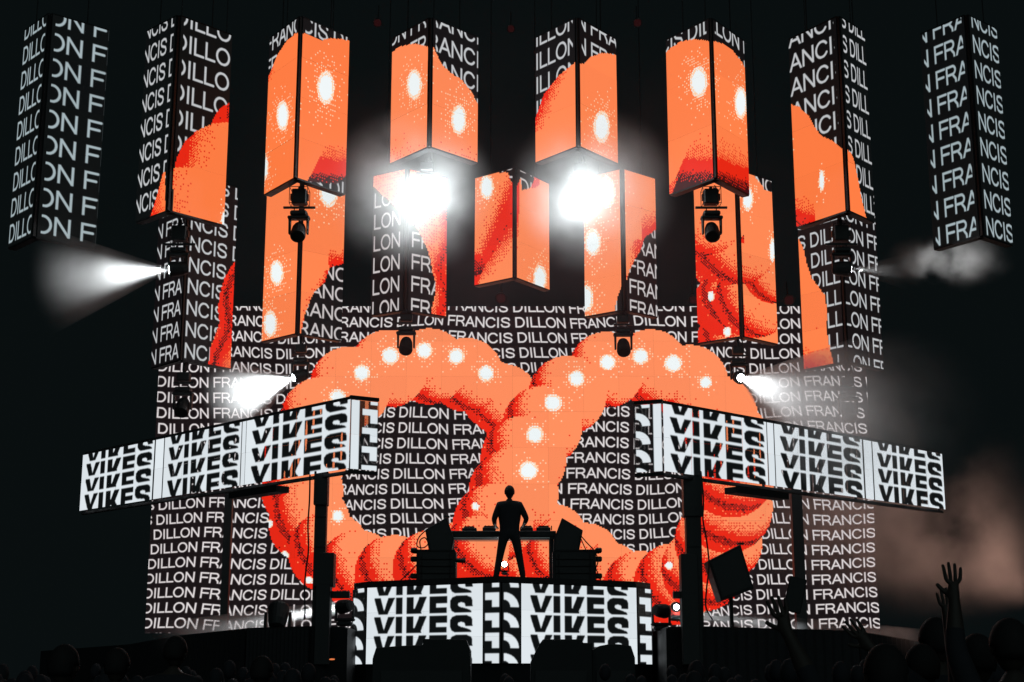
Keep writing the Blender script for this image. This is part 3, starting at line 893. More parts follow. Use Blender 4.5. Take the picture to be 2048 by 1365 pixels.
def hand_pts(wrist, dirv, side, spread=.5, curl=.2, s=1.0, palm_n=Vector((0, -1, 0))):
    """joints/edges of a hand with five fingers starting at the wrist"""
    d = Vector(dirv).normalized(); u = d.cross(palm_n).normalized() * side; n = palm_n.normalized()
    J = []; E = []
    J.append((wrist, .026 * s)); J.append((wrist + d * .05 * s, (.036 * s, .018 * s))); E.append((0, 1))
    lens = (.068, .078, .072, .056)
    for k in range(4):
        off = (k - 1.5) * .021
        b = wrist + d * .092 * s + u * off * s
        J.append((b, .0105 * s)); i = len(J) - 1; E.append((1, i))
        ang = (k - 1.5) * spread * .18
        f = (d + u * ang).normalized()
        p = b
        for q, fr in enumerate((.45, .32, .23)):
            f = (f + n * curl * (q + .5) * .6).normalized()
            p = p + f * lens[k] * fr * 1.15 * s
            J.append((p, (.0095 - .001 * q) * s)); E.append((len(J) - 2, len(J) - 1))
    b = wrist + d * .03 * s - u * .032 * s
    J.append((b, .013 * s)); E.append((1, len(J) - 1))
    f = (d * .7 - u * .75 + n * .2).normalized(); p = b
    for q, l in enumerate((.038, .030)):
        p = p + f * l * s; f = (f + d * .25).normalized()
        J.append((p, (.011 - .001 * q) * s)); E.append((len(J) - 2, len(J) - 1))
    return J, E

def person(loc, rz, label, arms, height=1.78, stance=.12, nod=.12, face=True, group=None, hair=True, fingers=True, lean=0.0, bulk=1.0):
    """arms: per side (elbow, wrist, hand direction) relative to the shoulder, in body space (x right, y forward, z up)"""
    h = height
    s = h / 1.78
    root = empty('person', loc, label, 'person', group)
    root.rotation_euler = (0, 0, rz)
    V_ = lambda x, y, z: Vector((x * s, y * s, z * s))
    J = [(V_(0, 0, .95), (.165 * s * bulk, .115 * s)), (V_(0, .0, 1.12), (.155 * s * bulk, .115 * s)), (V_(0, .01 + lean * .5, 1.27), (.175 * s * bulk, .12 * s)), (V_(0, .01 + lean, 1.40), (.180 * s * bulk, .10 * s)), (V_(0, .01 + lean, 1.50), (.065 * s, .065 * s)), (V_(0, .02 + lean + nod * .2, 1.57), (.052 * s, .055 * s))]
    E = [(0, 1), (1, 2), (2, 3), (3, 4), (4, 5)]
    # legs
    for sd in (-1, 1):
        i = len(J)
        J += [(V_(sd * .10, 0, .90), (.105 * s * bulk, .11 * s)), (V_(sd * (.10 + stance * .5), .015, .50), .076 * s), (V_(sd * (.10 + stance), -.02, .10), .060 * s), (V_(sd * (.10 + stance), -.02, .05), .045 * s), (V_(sd * (.12 + stance), .14, .035), (.042 * s, .03 * s))]
        E += [(0, i), (i, i + 1), (i + 1, i + 2), (i + 2, i + 3), (i + 3, i + 4)]
    for sd, (el, wr, hd) in zip((-1, 1), arms):
        i = len(J)
        sh = V_(sd * .195, .0 + lean, 1.42)
        e = sh + Vector(el) * s; wv = e + Vector(wr) * s
        J += [(sh, .078 * s), (sh.lerp(e, .5), .068 * s), (e, .056 * s), (e.lerp(wv, .4), .050 * s), (wv, .029 * s)]
        E += [(3, i), (i, i + 1), (i + 1, i + 2), (i + 2, i + 3), (i + 3, i + 4)]
        if fingers:
            pn = Vector((0, 1, 0)) if abs(Vector(hd).normalized().y) < .7 else Vector((0, 0, -1))
            hj, he = hand_pts(wv, hd, sd, s=s * 1.05, palm_n=pn)
            o_ = len(J) - 1
            base = len(J)
            J += hj[1:]
            for a, b in he:
                E.append((o_ if a == 0 else base + a - 1, o_ if b == 0 else base + b - 1))
    me = skin_mesh('body', J, E, M['shirt'], 1)
    # skin, shirt, trousers by height and distance
    me.materials.append(M['trousers']); me.materials.append(M['skin'])
    wrists = []
    for sd, (el, wr, hd) in zip((-1, 1), arms):
        sh = V_(sd * .195, .0 + lean, 1.42); e = sh + Vector(el) * s; wrists.append((e, e + Vector(wr) * s))
    for p in me.polygons:
        c = p.center
        if c.z < .97 * s and all((c - w_).length > .25 for _, w_ in wrists): p.material_index = 1
        if c.z > 1.50 * s and abs(c.x) < .07 * s: p.material_index = 2
        for e, w_ in wrists:
            ax = (w_ - e)
            if (c - e).dot(ax) > ax.length_squared * .35 and (c - w_).length < .3: p.material_index = 2
    me.vertices.foreach_get
    ob = bpy.data.objects.new('body', me); COL.objects.link(ob); ob.parent = root
    # head
    bm = bmesh.new()
    bmesh.ops.create_uvsphere(bm, u_segments=20, v_segments=14, radius=1)
    hc = V_(0, .035 + lean + nod * .35, 1.665)
    for v in bm.verts:
        x, y, z = v.co
        wdt = .088 * (1 - .22 * max(0, -z)); dep = .094
        yy = y * dep
        if y > 0 and z < 0: yy *= 1 - .12 * (-z)
        # nose, brow, chin
        if y > .5:
            if abs(x) < .22 and -.35 < z < .05: yy += .020 * (1 - abs(x) / .22)
            if abs(abs(x) - .38) < .2 and 0 < z < .22: yy -= .008
            if abs(x) < .35 and -.62 < z < -.48: yy += .005
        v.co = Vector((x * wdt, yy, z * .122)) * s
    R = Matrix.Rotation(-nod, 3, 'X')
    for v in bm.verts: v.co = R @ v.co + hc
    me = bpy.data.meshes.new('head'); bm.to_mesh(me); bm.free()
    for p in me.polygons: p.use_smooth = True
    mesh = bpy.data.objects.new('head', me); me.materials.append(M['skin']); COL.objects.link(mesh); mesh.parent = root
    for sd in (-1, 1):
        b = MB(); b.ball((0, 0, 0), .024 * s, (.45, .8, 1.25), 8)
        for v in b.bm.verts: v.co = R @ (v.co + Vector((sd * .086 * s, -.004 * s, -.005 * s))) + hc
        e = b.make('ear', M['skin'], None, smooth=True); e.parent = mesh
    if face:
        for sd in (-1, 1):
            b = MB(); b.ball((0, 0, 0), .012 * s, (1, .6, .7), 8)
            for v in b.bm.verts: v.co = R @ (v.co + Vector((sd * .030 * s, .086 * s, .012 * s))) + hc
            e = b.make('eye', M['glass'], None, smooth=True); e.parent = mesh
        b = MB(); b.ball((0, 0, 0), .02 * s, (1.1, .35, .3), 8)
        for v in b.bm.verts: v.co = R @ (v.co + Vector((0, .088 * s, -.062 * s))) + hc
        e = b.make('mouth', M['hair'], None, smooth=True); e.parent = mesh
    if hair:
        bm = bmesh.new(); bmesh.ops.create_uvsphere(bm, u_segments=18, v_segments=12, radius=1)
        for v in bm.verts:
            x, y, z = v.co
            k = 1.0
            v.co = Vector((x * .100, y * .110 - .008, z * .134 + .010)) * s
        bmesh.ops.delete(bm, geom=[v for v in bm.verts if (v.co.z < -.02 * s and v.co.y > -.03 * s) or (v.co.y > .045 * s and v.co.z < .055 * s) or v.co.z < -.07 * s], context='VERTS')
        for v in bm.verts: v.co = R @ v.co + hc
        me = bpy.data.meshes.new('hair'); bm.to_mesh(me); bm.free(); me.materials.append(M['hair'])
        for p in me.polygons: p.use_smooth = True
        ho = bpy.data.objects.new('hair', me); COL.objects.link(ho); ho.parent = mesh
        sm = ho.modifiers.new('thick', 'SOLIDIFY'); sm.thickness = .008
    return root

# the DJ, seen from behind, hands down on the table edge
dj = PY(1019, 1160, 29.35)
person((dj.x, 29.4, DJZ), 0, 'person in dark clothes standing with legs apart at the DJ table',
       [((-.10, .02, -.27), (.02, .21, -.10), (.15, 1, -.2)), ((.13, .02, -.26), (-.06, .20, -.10), (-.1, 1, -.2))], 1.84, .15, .10, group=None, bulk=1.42)

# ------------------------------------------------------------------ stage
sz = 2.45
EDGE_L = [(-3.06, 31.2), (-3.06, 28.0), (-3.6, 27.6), (-4.9, 28.6), (-7.3, 33.5), (-10.5, 42.0)]
EDGE_R = [(2.86, 31.2), (2.86, 28.0), (3.4, 27.7), (6.8, 30.3), (10.9, 40.0), (14.0, 48.0)]
stage = MB().prism([Vector((x, y, sz)) for x, y in EDGE_L + [(-16, 52), (16, 52)] + EDGE_R[::-1]], Vector((0, 0, -2.4))).make('stage', M['deck'])
tag(stage, kind='structure')
skirt = empty('stage_skirt', (0, 31, 0), 'black cloth skirt closing the front of the stage below the deck', 'stage skirt')
for k, (a, b) in enumerate([(EDGE_L[i + 1], EDGE_L[i]) for i in range(1, 5)] + [(EDGE_R[i], EDGE_R[i + 1]) for i in range(1, 5)]):
    n = 16; pts = []
    va = Vector((*a, 0)); vb = Vector((*b, 0)); nn = Vector((vb.y - va.y, va.x - vb.x, 0)).normalized() * (-1 if vb.x < va.x else 1)
    m_ = MB()
    row = []
    for i in range(n * 2 + 1):
        q = va.lerp(vb, i / (n * 2)) + nn * (.05 if i % 2 else .09)
        row.append((m_.bm.verts.new((q.x, q.y, .01)), m_.bm.verts.new((q.x, q.y, sz - .03))))
    for r0_, r1_ in zip(row, row[1:]): m_.bm.faces.new((r0_[0], r1_[0], r1_[1], r0_[1]))
    m_.make('cloth_panel', M['cloth'], skirt)

ground = MB().box((0, 90, -.25), (400, 400, .5)).make('ground', M['ground'])
tag(ground, kind='structure')

# ------------------------------------------------------------------ towers under the wings, cables, poles
def tower(specs, Y, label, zt, parts=()):
    x0, y0, x1, y1 = specs
    a = PY(x0, y0, Y); b = PY(x1, y0, Y)
    g = empty('lift_tower', ((a.x + b.x) / 2, Y, .0), label, 'tower', 'black lift towers under the banners')
    xm = (a.x + b.x) / 2; wd = b.x - a.x
    MB().box((xm, Y, zt / 2), (wd, wd, zt)).make('mast', M['steel'], g, .01)
    for k, (px0, py0, px1, py1, dp) in enumerate(parts):
        p = PY(px0, py1, Y); q = PY(px1, py0, Y)
        MB().box(((p.x + q.x) / 2, Y - .04 * (k % 3) - .02, (p.z + q.z) / 2), (q.x - p.x, dp, q.z - p.z)).make('sleeve' if k < 2 else 'bracket', M['steel'], g, .008)
    MB().box((xm, Y, .04), (wd * 3, wd * 3, .08)).make('base_plate', M['steel'], g)
    for z in np.arange(.6, zt, .55):
        MB().box((xm, Y - wd / 2 - .012, z), (wd * .9, .02, .04)).make('rung', M['steel'], g)
    return g
tower((633, 955, 656, 1250), 27.8, 'black mast with stepped sleeves holding up the left banner', zbl - .06, [(629, 945, 658, 1012, .30), (629, 1108, 671, 1175, .38), (631, 1170, 664, 1330, .34), (655, 1183, 700, 1197, .12)])
tower((1368, 955, 1398, 1250), 27.8, 'black mast holding up the right banner beside the hanging speaker', zbr - .06, [(1366, 945, 1401, 1035, .32), (1364, 1110, 1392, 1330, .36), (1345, 1184, 1394, 1198, .14)])
for (x0, x1, yt, lab, Y, zz) in ((452, 467, 968, 'thin dark pole behind the left banner in front of the lettering', 33.5, zbl), (1581, 1602, 990, 'dark pole behind the right banner in front of the lettering', 33.5, zbr)):
    a = PY(x0, yt, Y); b = PY(x1, yt, Y)
    g = empty('support_pole', ((a.x + b.x) / 2, Y, sz), lab, 'pole', 'slim poles under the outer banners')
    MB().box(((a.x + b.x) / 2, Y, (a.z + sz) / 2 + .2), (b.x - a.x, b.x - a.x, a.z - sz + .4)).make('shaft', M['steel'], g)
    MB().box(((a.x + b.x) / 2, Y, sz + .03), (.6, .6, .06)).make('base_plate', M['steel'], g)
loop_cable([(620, 950), (619, 1000), (616, 1050), (617, 1100), (612, 1140), (609, 1180), (610, 1220), (608, 1240)], .016, 'black cable dangling from the left banner beside the mast', 27.4, group='cables dangling from the banners')
loop_cable([(1402, 945), (1407, 1000), (1406, 1040), (1413, 1080), (1418, 1130), (1413, 1180), (1412, 1215), (1425, 1240)], .016, 'black cable dangling from the right banner beside the mast', 27.4, group='cables dangling from the banners')
# ------------------------------------------------------------------ tilted side-fill speaker at the right
g = monitor([(1416, 1122), (1481, 1089), (1508, 1178), (1443, 1203)], 28.6, .7, 'large black speaker tilted forward beside the right mast', 'side fill speakers')
c = PY(1462, 1200, 28.95)
MB().tube([(c.x, 28.95, c.z + .1), (c.x, 28.95, .1)], .04, 8).make('stand_pole', M['steel'], g)
MB().box((c.x, 28.95, .06), (.7, .7, .08)).make('stand_base', M['steel'], g)

# wedges and subs in front of the riser
def frontbox(pts, Y, depth, label, nm='subwoofer', cat='speaker'):
    zz = 0.0
    c = PY(pts[0][0], pts[0][1], Y)
    g = empty(nm, (c.x, Y, 0), label, cat, 'black boxes standing in front of the riser')
    P = [PY(x, y, Y) for x, y in pts]
    P = [p if k < len(pts) - 2 else Vector((p.x, p.y, .02)) for k, p in enumerate(P)]
    MB().prism(P, Vector((0, depth, 0))).make('cabinet', M['cabinet'], g, .01)
    zs = [p.z for p in P]; xs = [p.x for p in P]
    MB().box(((min(xs) + max(xs)) / 2, Y - .02, 1.0), ((max(xs) - min(xs)) * .8, .03, 1.3)).make('grille', M['steel'], g)
    return g
frontbox([(745, 1318), (752, 1296), (800, 1292), (846, 1290), (846, 1278), (932, 1279), (940, 1302), (944, 1340), (742, 1340)], 26.0, .9, 'wide black speaker box in front of the left half of the LED riser')
frontbox([(1062, 1324), (1078, 1290), (1086, 1279), (1164, 1279), (1166, 1286), (1184, 1286), (1186, 1340), (1058, 1340)], 26.0, .9, 'black speaker box in front of the right half of the LED riser')
frontbox([(1184, 1300), (1200, 1292), (1222, 1288), (1240, 1289), (1262, 1292), (1270, 1316), (1272, 1340), (1184, 1340)], 26.3, .8, 'low rounded black box at the right corner of the LED riser')
bar = empty('crowd_barrier', (0, 24.5, 0), 'black crowd barrier running along the foot of the stage', 'barrier')
for k in range(22):
    x = -11 + k * 1.0
    MB().box((x + .5, 24.5, .62), (.985, .05, 1.2)).make('barrier_panel', M['steel'], bar, .01)
MB().tube([(-11, 24.47, 1.24), (11, 24.47, 1.24)], .03, 8).make('top_rail', M['steel'], bar)

# ------------------------------------------------------------------ lights
M['beam_white'] = emit('lit_lens', (.92, .98, 1.0), 30.0)
def moving_head(px, py, Y, s, aim, label, lit=None, cage=False, ztop=None, floor=False, lens_scale=1.0, grp='moving head lights under the LED columns'):
    """px, py: survey point of the head's centre; s: size of the head in metres; aim: beam direction"""
    c = PY(px, py, Y)
    up = -1 if floor else 1
    g = empty('moving_head_light', (c.x, Y, c.z), label, 'stage light', grp)
    aim = Vector(aim).normalized()
    # head
    hd = MB().lathe([(-.62 * s, .18 * s), (-.58 * s, .33 * s), (-.30 * s, .42 * s), (.05 * s, .45 * s), (.40 * s, .47 * s), (.52 * s, .44 * s), (.53 * s, .36 * s)], c, aim, 18).make('head', M['plastic'], g, smooth=False)
    ln = MB().disc(c + aim * (.535 * s), aim, .34 * s * lens_scale, 24).make('lens', M['beam_white'] if lit else M['glass'], None, recalc=False)
    ln.parent = hd; ln.location = -Vector((0, 0, 0))
    ln.location = (0, 0, 0); ln.matrix_parent_inverse = Matrix.Identity(4); ln.location = -(Vector(g.location) + Vector(hd.location))
    # yoke: two arms and a base box above
    side = Vector((1, 0, 0))
    for q in (-1, 1):
        MB().hexa([c + side * (q * .54 * s) + Vector((dx * s, dy * s, dz * s * up)) for dx, dy, dz in
                   ((-.055, -.16, -.16), (.055, -.16, -.16), (.055, .16, -.16), (-.055, .16, -.16), (-.07, -.2, .78), (.07, -.2, .78), (.07, .2, .78), (-.07, .2, .78))]).make('yoke_arm', M['plastic'], g, .01)
    MB().box(c + Vector((0, 0, .86 * s * up)), (1.32 * s, .55 * s, .20 * s)).make('yoke_bridge', M['plastic'], g, .02)
    MB().box(c + Vector((0, 0, 1.12 * s * up)), (1.02 * s, .72 * s, .30 * s)).make('base', M['plastic'], g, .03)
    top = c.z + 1.28 * s * up
    if not floor:
        for q in (-.3, .3):
            MB().tube([c + Vector((q * s, 0, 1.26 * s)), c + Vector((q * s, 0, 1.5 * s))], .035 * s, 8).make('clamp', M['steel'], g)
        if cage:
            MB().box(c + Vector((0, 0, 1.52 * s)), (1.92 * s, .14 * s, .12 * s)).make('crossbar', M['steel'], g)
            z0 = c.z + 1.66 * s; z1 = z0 + 1.02 * s; hw = .54 * s
            for q in (-1, 1):
                for dd in (-1, 1):
                    MB().tube([(c.x + q * hw, Y + dd * hw, z0), (c.x + q * hw, Y + dd * hw, z1)], .022 * s, 6).make('cage_post', M['steel'], g)
            for z in (z0, z1):
                mbx = MB()
                for q in (-1, 1):
                    mbx.tube([(c.x - hw, Y + q * hw, z), (c.x + hw, Y + q * hw, z)], .022 * s, 6)
                    mbx.tube([(c.x + q * hw, Y - hw, z), (c.x + q * hw, Y + hw, z)], .022 * s, 6)
                mbx.make('cage_ring', M['steel'], g)
            MB().box((c.x, Y, (z0 + z1) / 2), (.88 * s, .7 * s, .92 * s)).make('driver_box', M['plastic'], g, .02)
            MB().box((c.x - .5 * s, Y, (z0 + z1) / 2), (.10 * s, .3 * s, .38 * s)).make('side_plate', M['steel'], g)
            MB().box((c.x + .5 * s, Y, (z0 + z1) / 2), (.10 * s, .3 * s, .38 * s)).make('side_plate', M['steel'], g)
            zt_ = z1
        else:
            MB().box(c + Vector((0, 0, 1.56 * s)), (1.3 * s, .14 * s, .12 * s)).make('crossbar', M['steel'], g)
            MB().box(c + Vector((0, 0, 1.95 * s)), (.8 * s, .6 * s, .55 * s)).make('driver_box', M['plastic'], g, .02)
            zt_ = c.z + 2.2 * s
        if ztop and ztop > zt_:
            MB().tube([(c.x, Y, zt_), (c.x, Y, ztop)], .11 * s, 8).make('drop_pole', M['steel'], g)
            loop = [(c.x + .12 * s, Y - .1, zt_), (c.x + .3 * s, Y - .15, (zt_ + ztop) / 2 - .05), (c.x + .2 * s, Y - .1, ztop)]
            MB().tube(loop, .018, 5).make('power_cable', M['plastic'], g)
    return c + aim * (.56 * s), aim, g

def spot(name, loc, aim, watts, angle, blend=.3, size=.08, col=(.93, .98, 1.0)):
    l = bpy.data.lights.new(name, 'SPOT'); l.energy = watts; l.spot_size = math.radians(angle); l.spot_blend = blend; l.shadow_soft_size = size; l.color = col
    o = bpy.data.objects.new(name, l); o.location = loc
    o.rotation_euler = Vector(aim).to_track_quat('-Z', 'Y').to_euler(); COL.objects.link(o)
    return o

def vol_mat(name, dens, scale, lo=.35, hi=.7, col=(1, 1, 1), aniso=.3, soft=True, detail=3, step=None):
    """smoke: noise density fading towards the hull of its unit shape (object coordinates)"""
    m = bpy.data.materials.new(name); m.use_nodes = True
    nt = m.node_tree; nt.nodes.clear()
    out = nt.nodes.new('ShaderNodeOutputMaterial')
    v = nt.nodes.new('ShaderNodeVolumeScatter'); v.inputs['Color'].default_value = (*col, 1); v.inputs['Anisotropy'].default_value = aniso
    tc = nt.nodes.new('ShaderNodeTexCoord'); geo = nt.nodes.new('ShaderNodeNewGeometry')
    n = nt.nodes.new('ShaderNodeTexNoise'); n.inputs['Scale'].default_value = scale; n.inputs['Detail'].default_value = detail; n.inputs['Roughness'].default_value = .55
    nt.links.new(geo.outputs['Position'], n.inputs['Vector'])
    r = nt.nodes.new('ShaderNodeMapRange'); r.inputs['From Min'].default_value = lo; r.inputs['From Max'].default_value = hi
    nt.links.new(n.outputs['Fac'], r.inputs['Value'])
    mul = nt.nodes.new('ShaderNodeMath'); mul.operation = 'MULTIPLY'
    nt.links.new(r.outputs[0], mul.inputs[0])
    if soft:
        ln = nt.nodes.new('ShaderNodeVectorMath'); ln.operation = 'LENGTH'
        nt.links.new(tc.outputs['Object'], ln.inputs[0])
        f = nt.nodes.new('ShaderNodeMapRange'); f.interpolation_type = 'SMOOTHSTEP'
        f.inputs['From Min'].default_value = 1.0; f.inputs['From Max'].default_value = .15
        nt.links.new(ln.outputs['Value'], f.inputs['Value'])
        nt.links.new(f.outputs[0], mul.inputs[1])
    else: mul.inputs[1].default_value = 1
    mul2 = nt.nodes.new('ShaderNodeMath'); mul2.operation = 'MULTIPLY'; mul2.inputs[1].default_value = dens
    nt.links.new(mul.outputs[0], mul2.inputs[0])
    nt.links.new(mul2.outputs[0], v.inputs['Density'])
    nt.links.new(v.outputs[0], out.inputs['Volume'])
    return m

def cloud(c, r, m, name='smoke', rot=(0, 0, 0)):
    me = bpy.data.meshes.new(name)
    bm = bmesh.new(); bmesh.ops.create_icosphere(bm, subdivisions=3, radius=1); bm.to_mesh(me); bm.free()
    me.materials.append(m)
    o = bpy.data.objects.new(name, me); o.location = c; o.scale = r; o.rotation_euler = rot
    COL.objects.link(o); o['kind'] = 'stuff'
    return o

def beam(name, p, aim, length, half_deg, dens, start=.05, scale=1.3, lo=.25, hi=.75, m_name='light_beam_haze', fall=.25):
    """closed cone of haze that a lamp shines through; the haze thins out away from the lamp"""
    aim = Vector(aim).normalized()
    t = math.tan(math.radians(half_deg))
    m = vol_mat('beam_haze', dens, scale, lo, hi, aniso=.1, soft=True, detail=4)
    nt = m.node_tree
    # replace the hull fade by a fade with distance from the lamp
    f = [n for n in nt.nodes if n.type == 'MAP_RANGE' and n.interpolation_type == 'SMOOTHSTEP'][0]
    ln = [n for n in nt.nodes if n.type == 'VECT_MATH' and n.operation == 'LENGTH'][0]
    geo = [n for n in nt.nodes if n.type == 'NEW_GEOMETRY'][0]
    sub = nt.nodes.new('ShaderNodeVectorMath'); sub.operation = 'SUBTRACT'; sub.inputs[1].default_value = p
    nt.links.new(geo.outputs['Position'], sub.inputs[0]); nt.links.new(sub.outputs[0], ln.inputs[0])
    f.inputs['From Min'].default_value = length; f.inputs['From Max'].default_value = length * fall
    o = MB().lathe([(0, start), (length * .5, start + length * .5 * t), (length, start + length * t)], p, aim, 24).make(m_name, m)
    o['kind'] = 'stuff'
    return o

# front row lamps under A2, A3, A6, A7 (cage) and the two blinding ones under A4 / A5
zb = {k: v[0].z for k, v in INFO.items()}
toward = lambda p: (Vector((0, 0, CZ)) - p).normalized()
DOWN = Vector((.0, -.62, -.78))
moving_head(597, 464, 31.2, .36, DOWN, 'dark moving light with square cage hanging under the third column from left', None, True, zb['A3'])
moving_head(1424, 464, 31.2, .36, DOWN, 'dark moving light with square cage hanging under the third column from right', None, True, zb['A6'])
aL = Vector((-.93, -.25, -.16)); aR = Vector((.90, -.2, -.10))
pA2, _, _ = moving_head(356, 538, 31.2, .36, aL, 'moving light throwing a white beam to the far left, under the second column', True, True, zb['A2'], lens_scale=.75)
pA7, _, _ = moving_head(1685, 538, 31.2, .36, aR, 'moving light throwing a short beam right, under the second column from right', True, True, zb['A7'], lens_scale=.6)
cA4 = PY(853, 398, 31.2); cA5 = PY(1160, 402, 31.2)
pA4, dA4, _ = moving_head(853, 396, 31.3, .36, toward(cA4), 'blinding white moving light facing the crowd left of centre', True, False, zb['A4'], lens_scale=1.2)
pA5, dA5, _ = moving_head(1160, 400, 31.3, .36, toward(cA5), 'blinding white moving light facing the crowd right of centre', True, False, zb['A5'], lens_scale=1.2)
# rear row
G2 = 'moving head lights under the rear LED columns'
moving_head(812, 692, 37.4, .38, DOWN, 'dark moving light against the left hump of the orange loop', None, False, zb['B3'], grp=G2)
moving_head(1247, 695, 37.4, .38, DOWN, 'dark moving light against the right hump of the orange loop', None, False, zb['B5'], grp=G2)
bL = Vector((-.80, -.45, -.38)); bR = Vector((.94, -9.1, -2.7)) / 9.54
pB2, _, _ = moving_head(600, 752, 37.4, .36, bL, 'moving light throwing white beam left above the left banner', True, False, zb['B2'], lens_scale=.8, grp=G2)
pB6, _, _ = moving_head(1478, 755, 37.4, .36, bR, 'moving light throwing white beam right above the right banner', True, False, zb['B6'], lens_scale=.8, grp=G2)
moving_head(365, 815, 37.4, .40, DOWN, 'unlit moving light over the lettering at the left end of the rear row', None, False, zb['B1'], grp=G2)
moving_head(1697, 825, 37.4, .40, DOWN, 'unlit moving light over the lettering at the right end of the rear row', None, False, zb['B7'], grp=G2)

beam('b', pA2, aL, 2.9, 24, 1.1, scale=.8, lo=.22, hi=.72, fall=.1); spot('beam_lamp', pA2, aL, 3600, 44, 1.0)
beam('b', pA7, aR, 1.3, 17, .5); spot('beam_lamp', pA7, aR, 260, 26, .5)
beam('b', pB2, bL, 2.4, 30, 1.1, lo=.1, fall=.2); spot('beam_lamp', pB2, bL, 5200, 54, .8)
beam('b', pB6, bR, 12.0, 9.5, .50, lo=.25, scale=.7, fall=.3); spot('beam_lamp', pB6, bR, 11000, 16, 1.0)

def glow(pc, toward_cam, watts, off, r=2.0, dens=.55):
    p = pc + toward_cam * .12
    l = bpy.data.lights.new('blinder_lamp', 'POINT'); l.energy = watts; l.shadow_soft_size = .12; l.color = (.90, .98, 1.0)
    o = bpy.data.objects.new('blinder_lamp', l); o.location = p; COL.objects.link(o)
    m = vol_mat('lamp_haze', dens, .75, .30, .72, aniso=0.0)
    cloud(p + Vector(off), (r, r * .8, r), m, 'lamp_haze')
glow(pA4, dA4, 400, (-.35, .0, .15))
glow(pA5, dA5, 310, (.3, .0, .2))

# floor lamps
def floor_par(px, py, Y, aim, label, lit=True, s=.26, lens_scale=1.0):
    return moving_head(px, py, Y, s, aim, label, lit, floor=True, lens_scale=lens_scale, grp='small lights standing on the stage floor')
pf0, af0, _ = floor_par(1009, 1130, 30.7, (0, -1, .05), 'small lit lamp glowing between the legs of the person', True, .15, 1.0)
pf1, af1, _ = floor_par(1351, 1214, 30.5, (.05, -1, -.1), 'round lit floor lamp just left of the right mast', True, .22, .75)
fL = Vector((-.67, .74, -.075)); fR = Vector((.66, .75, -.042))
pf2, _, _ = floor_par(690, 1213, 29.5, fL, 'floor lamp behind the left mast sending a low beam left', True, .30)
l = bpy.data.lights.new('small_floor_lamp', 'POINT'); l.energy = 12; l.shadow_soft_size = .05
o = bpy.data.objects.new('small_floor_lamp', l); o.location = pf0 + Vector((0, -.05, .12)); COL.objects.link(o)
floor_par(556, 1232, 28.6, (0, .5, .8), 'round dark lamp head against the low white beam at left', None, .42)
pf3, _, _ = floor_par(1322, 1222, 29.5, fR, 'floor lamp right of the riser sending a low beam right', True, .30)
beam('b', pf2, fL, 7.0, 2.4, 1.2, .14, lo=.1, fall=.6); spot('beam_lamp', pf2, fL, 26000, 5, .5)
beam('b', pf3, fR, 13.0, 1.4, .5, .12, fall=.8); spot('beam_lamp', pf3, fR, 18000, 2.8, .5)

# dim red lamps seen end-on
RED = emit('dim_red_diodes', (.35, .05, .06), .13)
for (px, py, Y, r, lab) in ((1002, 597, 40, .13, 'dim red lamp below the central short LED column'), (1387, 600, 40, .11, 'dim red lamp left of the folded orange rear column'), (1578, 601, 40, .13, 'dim red lamp between the two right rear columns'),
                            (755, 46, 36, .10, 'dim red lamp high between the third and fourth columns'), (1275, 46, 36, .10, 'dim red lamp high between the fifth and sixth columns'), (1022, 58, 36, .09, 'dim red lamp high above the centre')):
    c = PY(px, py, Y)
    g = empty('wash_light', (c.x, Y, c.z), lab, 'stage light', 'dim red wash lights in the rig')
    ax = Vector((0, -.85, -.5)).normalized()
    MB().lathe([(-.22, r * .8), (-.05, r * 1.2), (0, r * 1.25)], c, ax, 16).make('housing', M['plastic'], g)
    mbx = MB()
    u = ax.orthogonal().normalized(); v = ax.cross(u)
    for i in range(-3, 4):
        for j in range(-3, 4):
            if i * i + j * j <= 10: mbx.disc(c + ax * .006 + (u * i + v * j) * r / 3.6, ax, r / 9, 6)
    o = mbx.make('diodes', RED, g, recalc=False)
    MB().tube([c - ax * .2, c - ax * .2 + Vector((0, .1, .5))], .02, 6).make('bracket', M['steel'], g)

# ------------------------------------------------------------------ roof rig (mostly above the frame)
def truss(p, q, wdt, label):
    p = Vector(p); q = Vector(q)
    g = empty('roof_truss', p, label, 'truss', 'trusses of the roof rig')
    d = (q - p); n = int(d.length / 1.2); up = Vector((0, 0, wdt)); sd = Vector((0, wdt, 0)) if abs(d.x) > abs(d.y) else Vector((wdt, 0, 0))
    for o_ in (Vector((0, 0, 0)), up, sd, up + sd):
        MB().tube([p + o_, q + o_], .03, 6).make('chord', M['steel'], g)
    for k in range(n):
        a = p + d * (k / n); b = p + d * ((k + 1) / n)
        m_ = MB()
        m_.tube([a, b + up], .015, 5); m_.tube([a + sd, b + up + sd], .015, 5); m_.tube([a, a + up], .015, 5)
        m_.make('brace', M['steel'], g)
truss((-13, 31.5, 17.5), (13, 31.5, 17.5), .5, 'black roof truss above the front row of LED columns')
truss((-12, 38.0, 21.8), (12, 38.0, 21.8), .5, 'black roof truss above the rear row of LED columns')

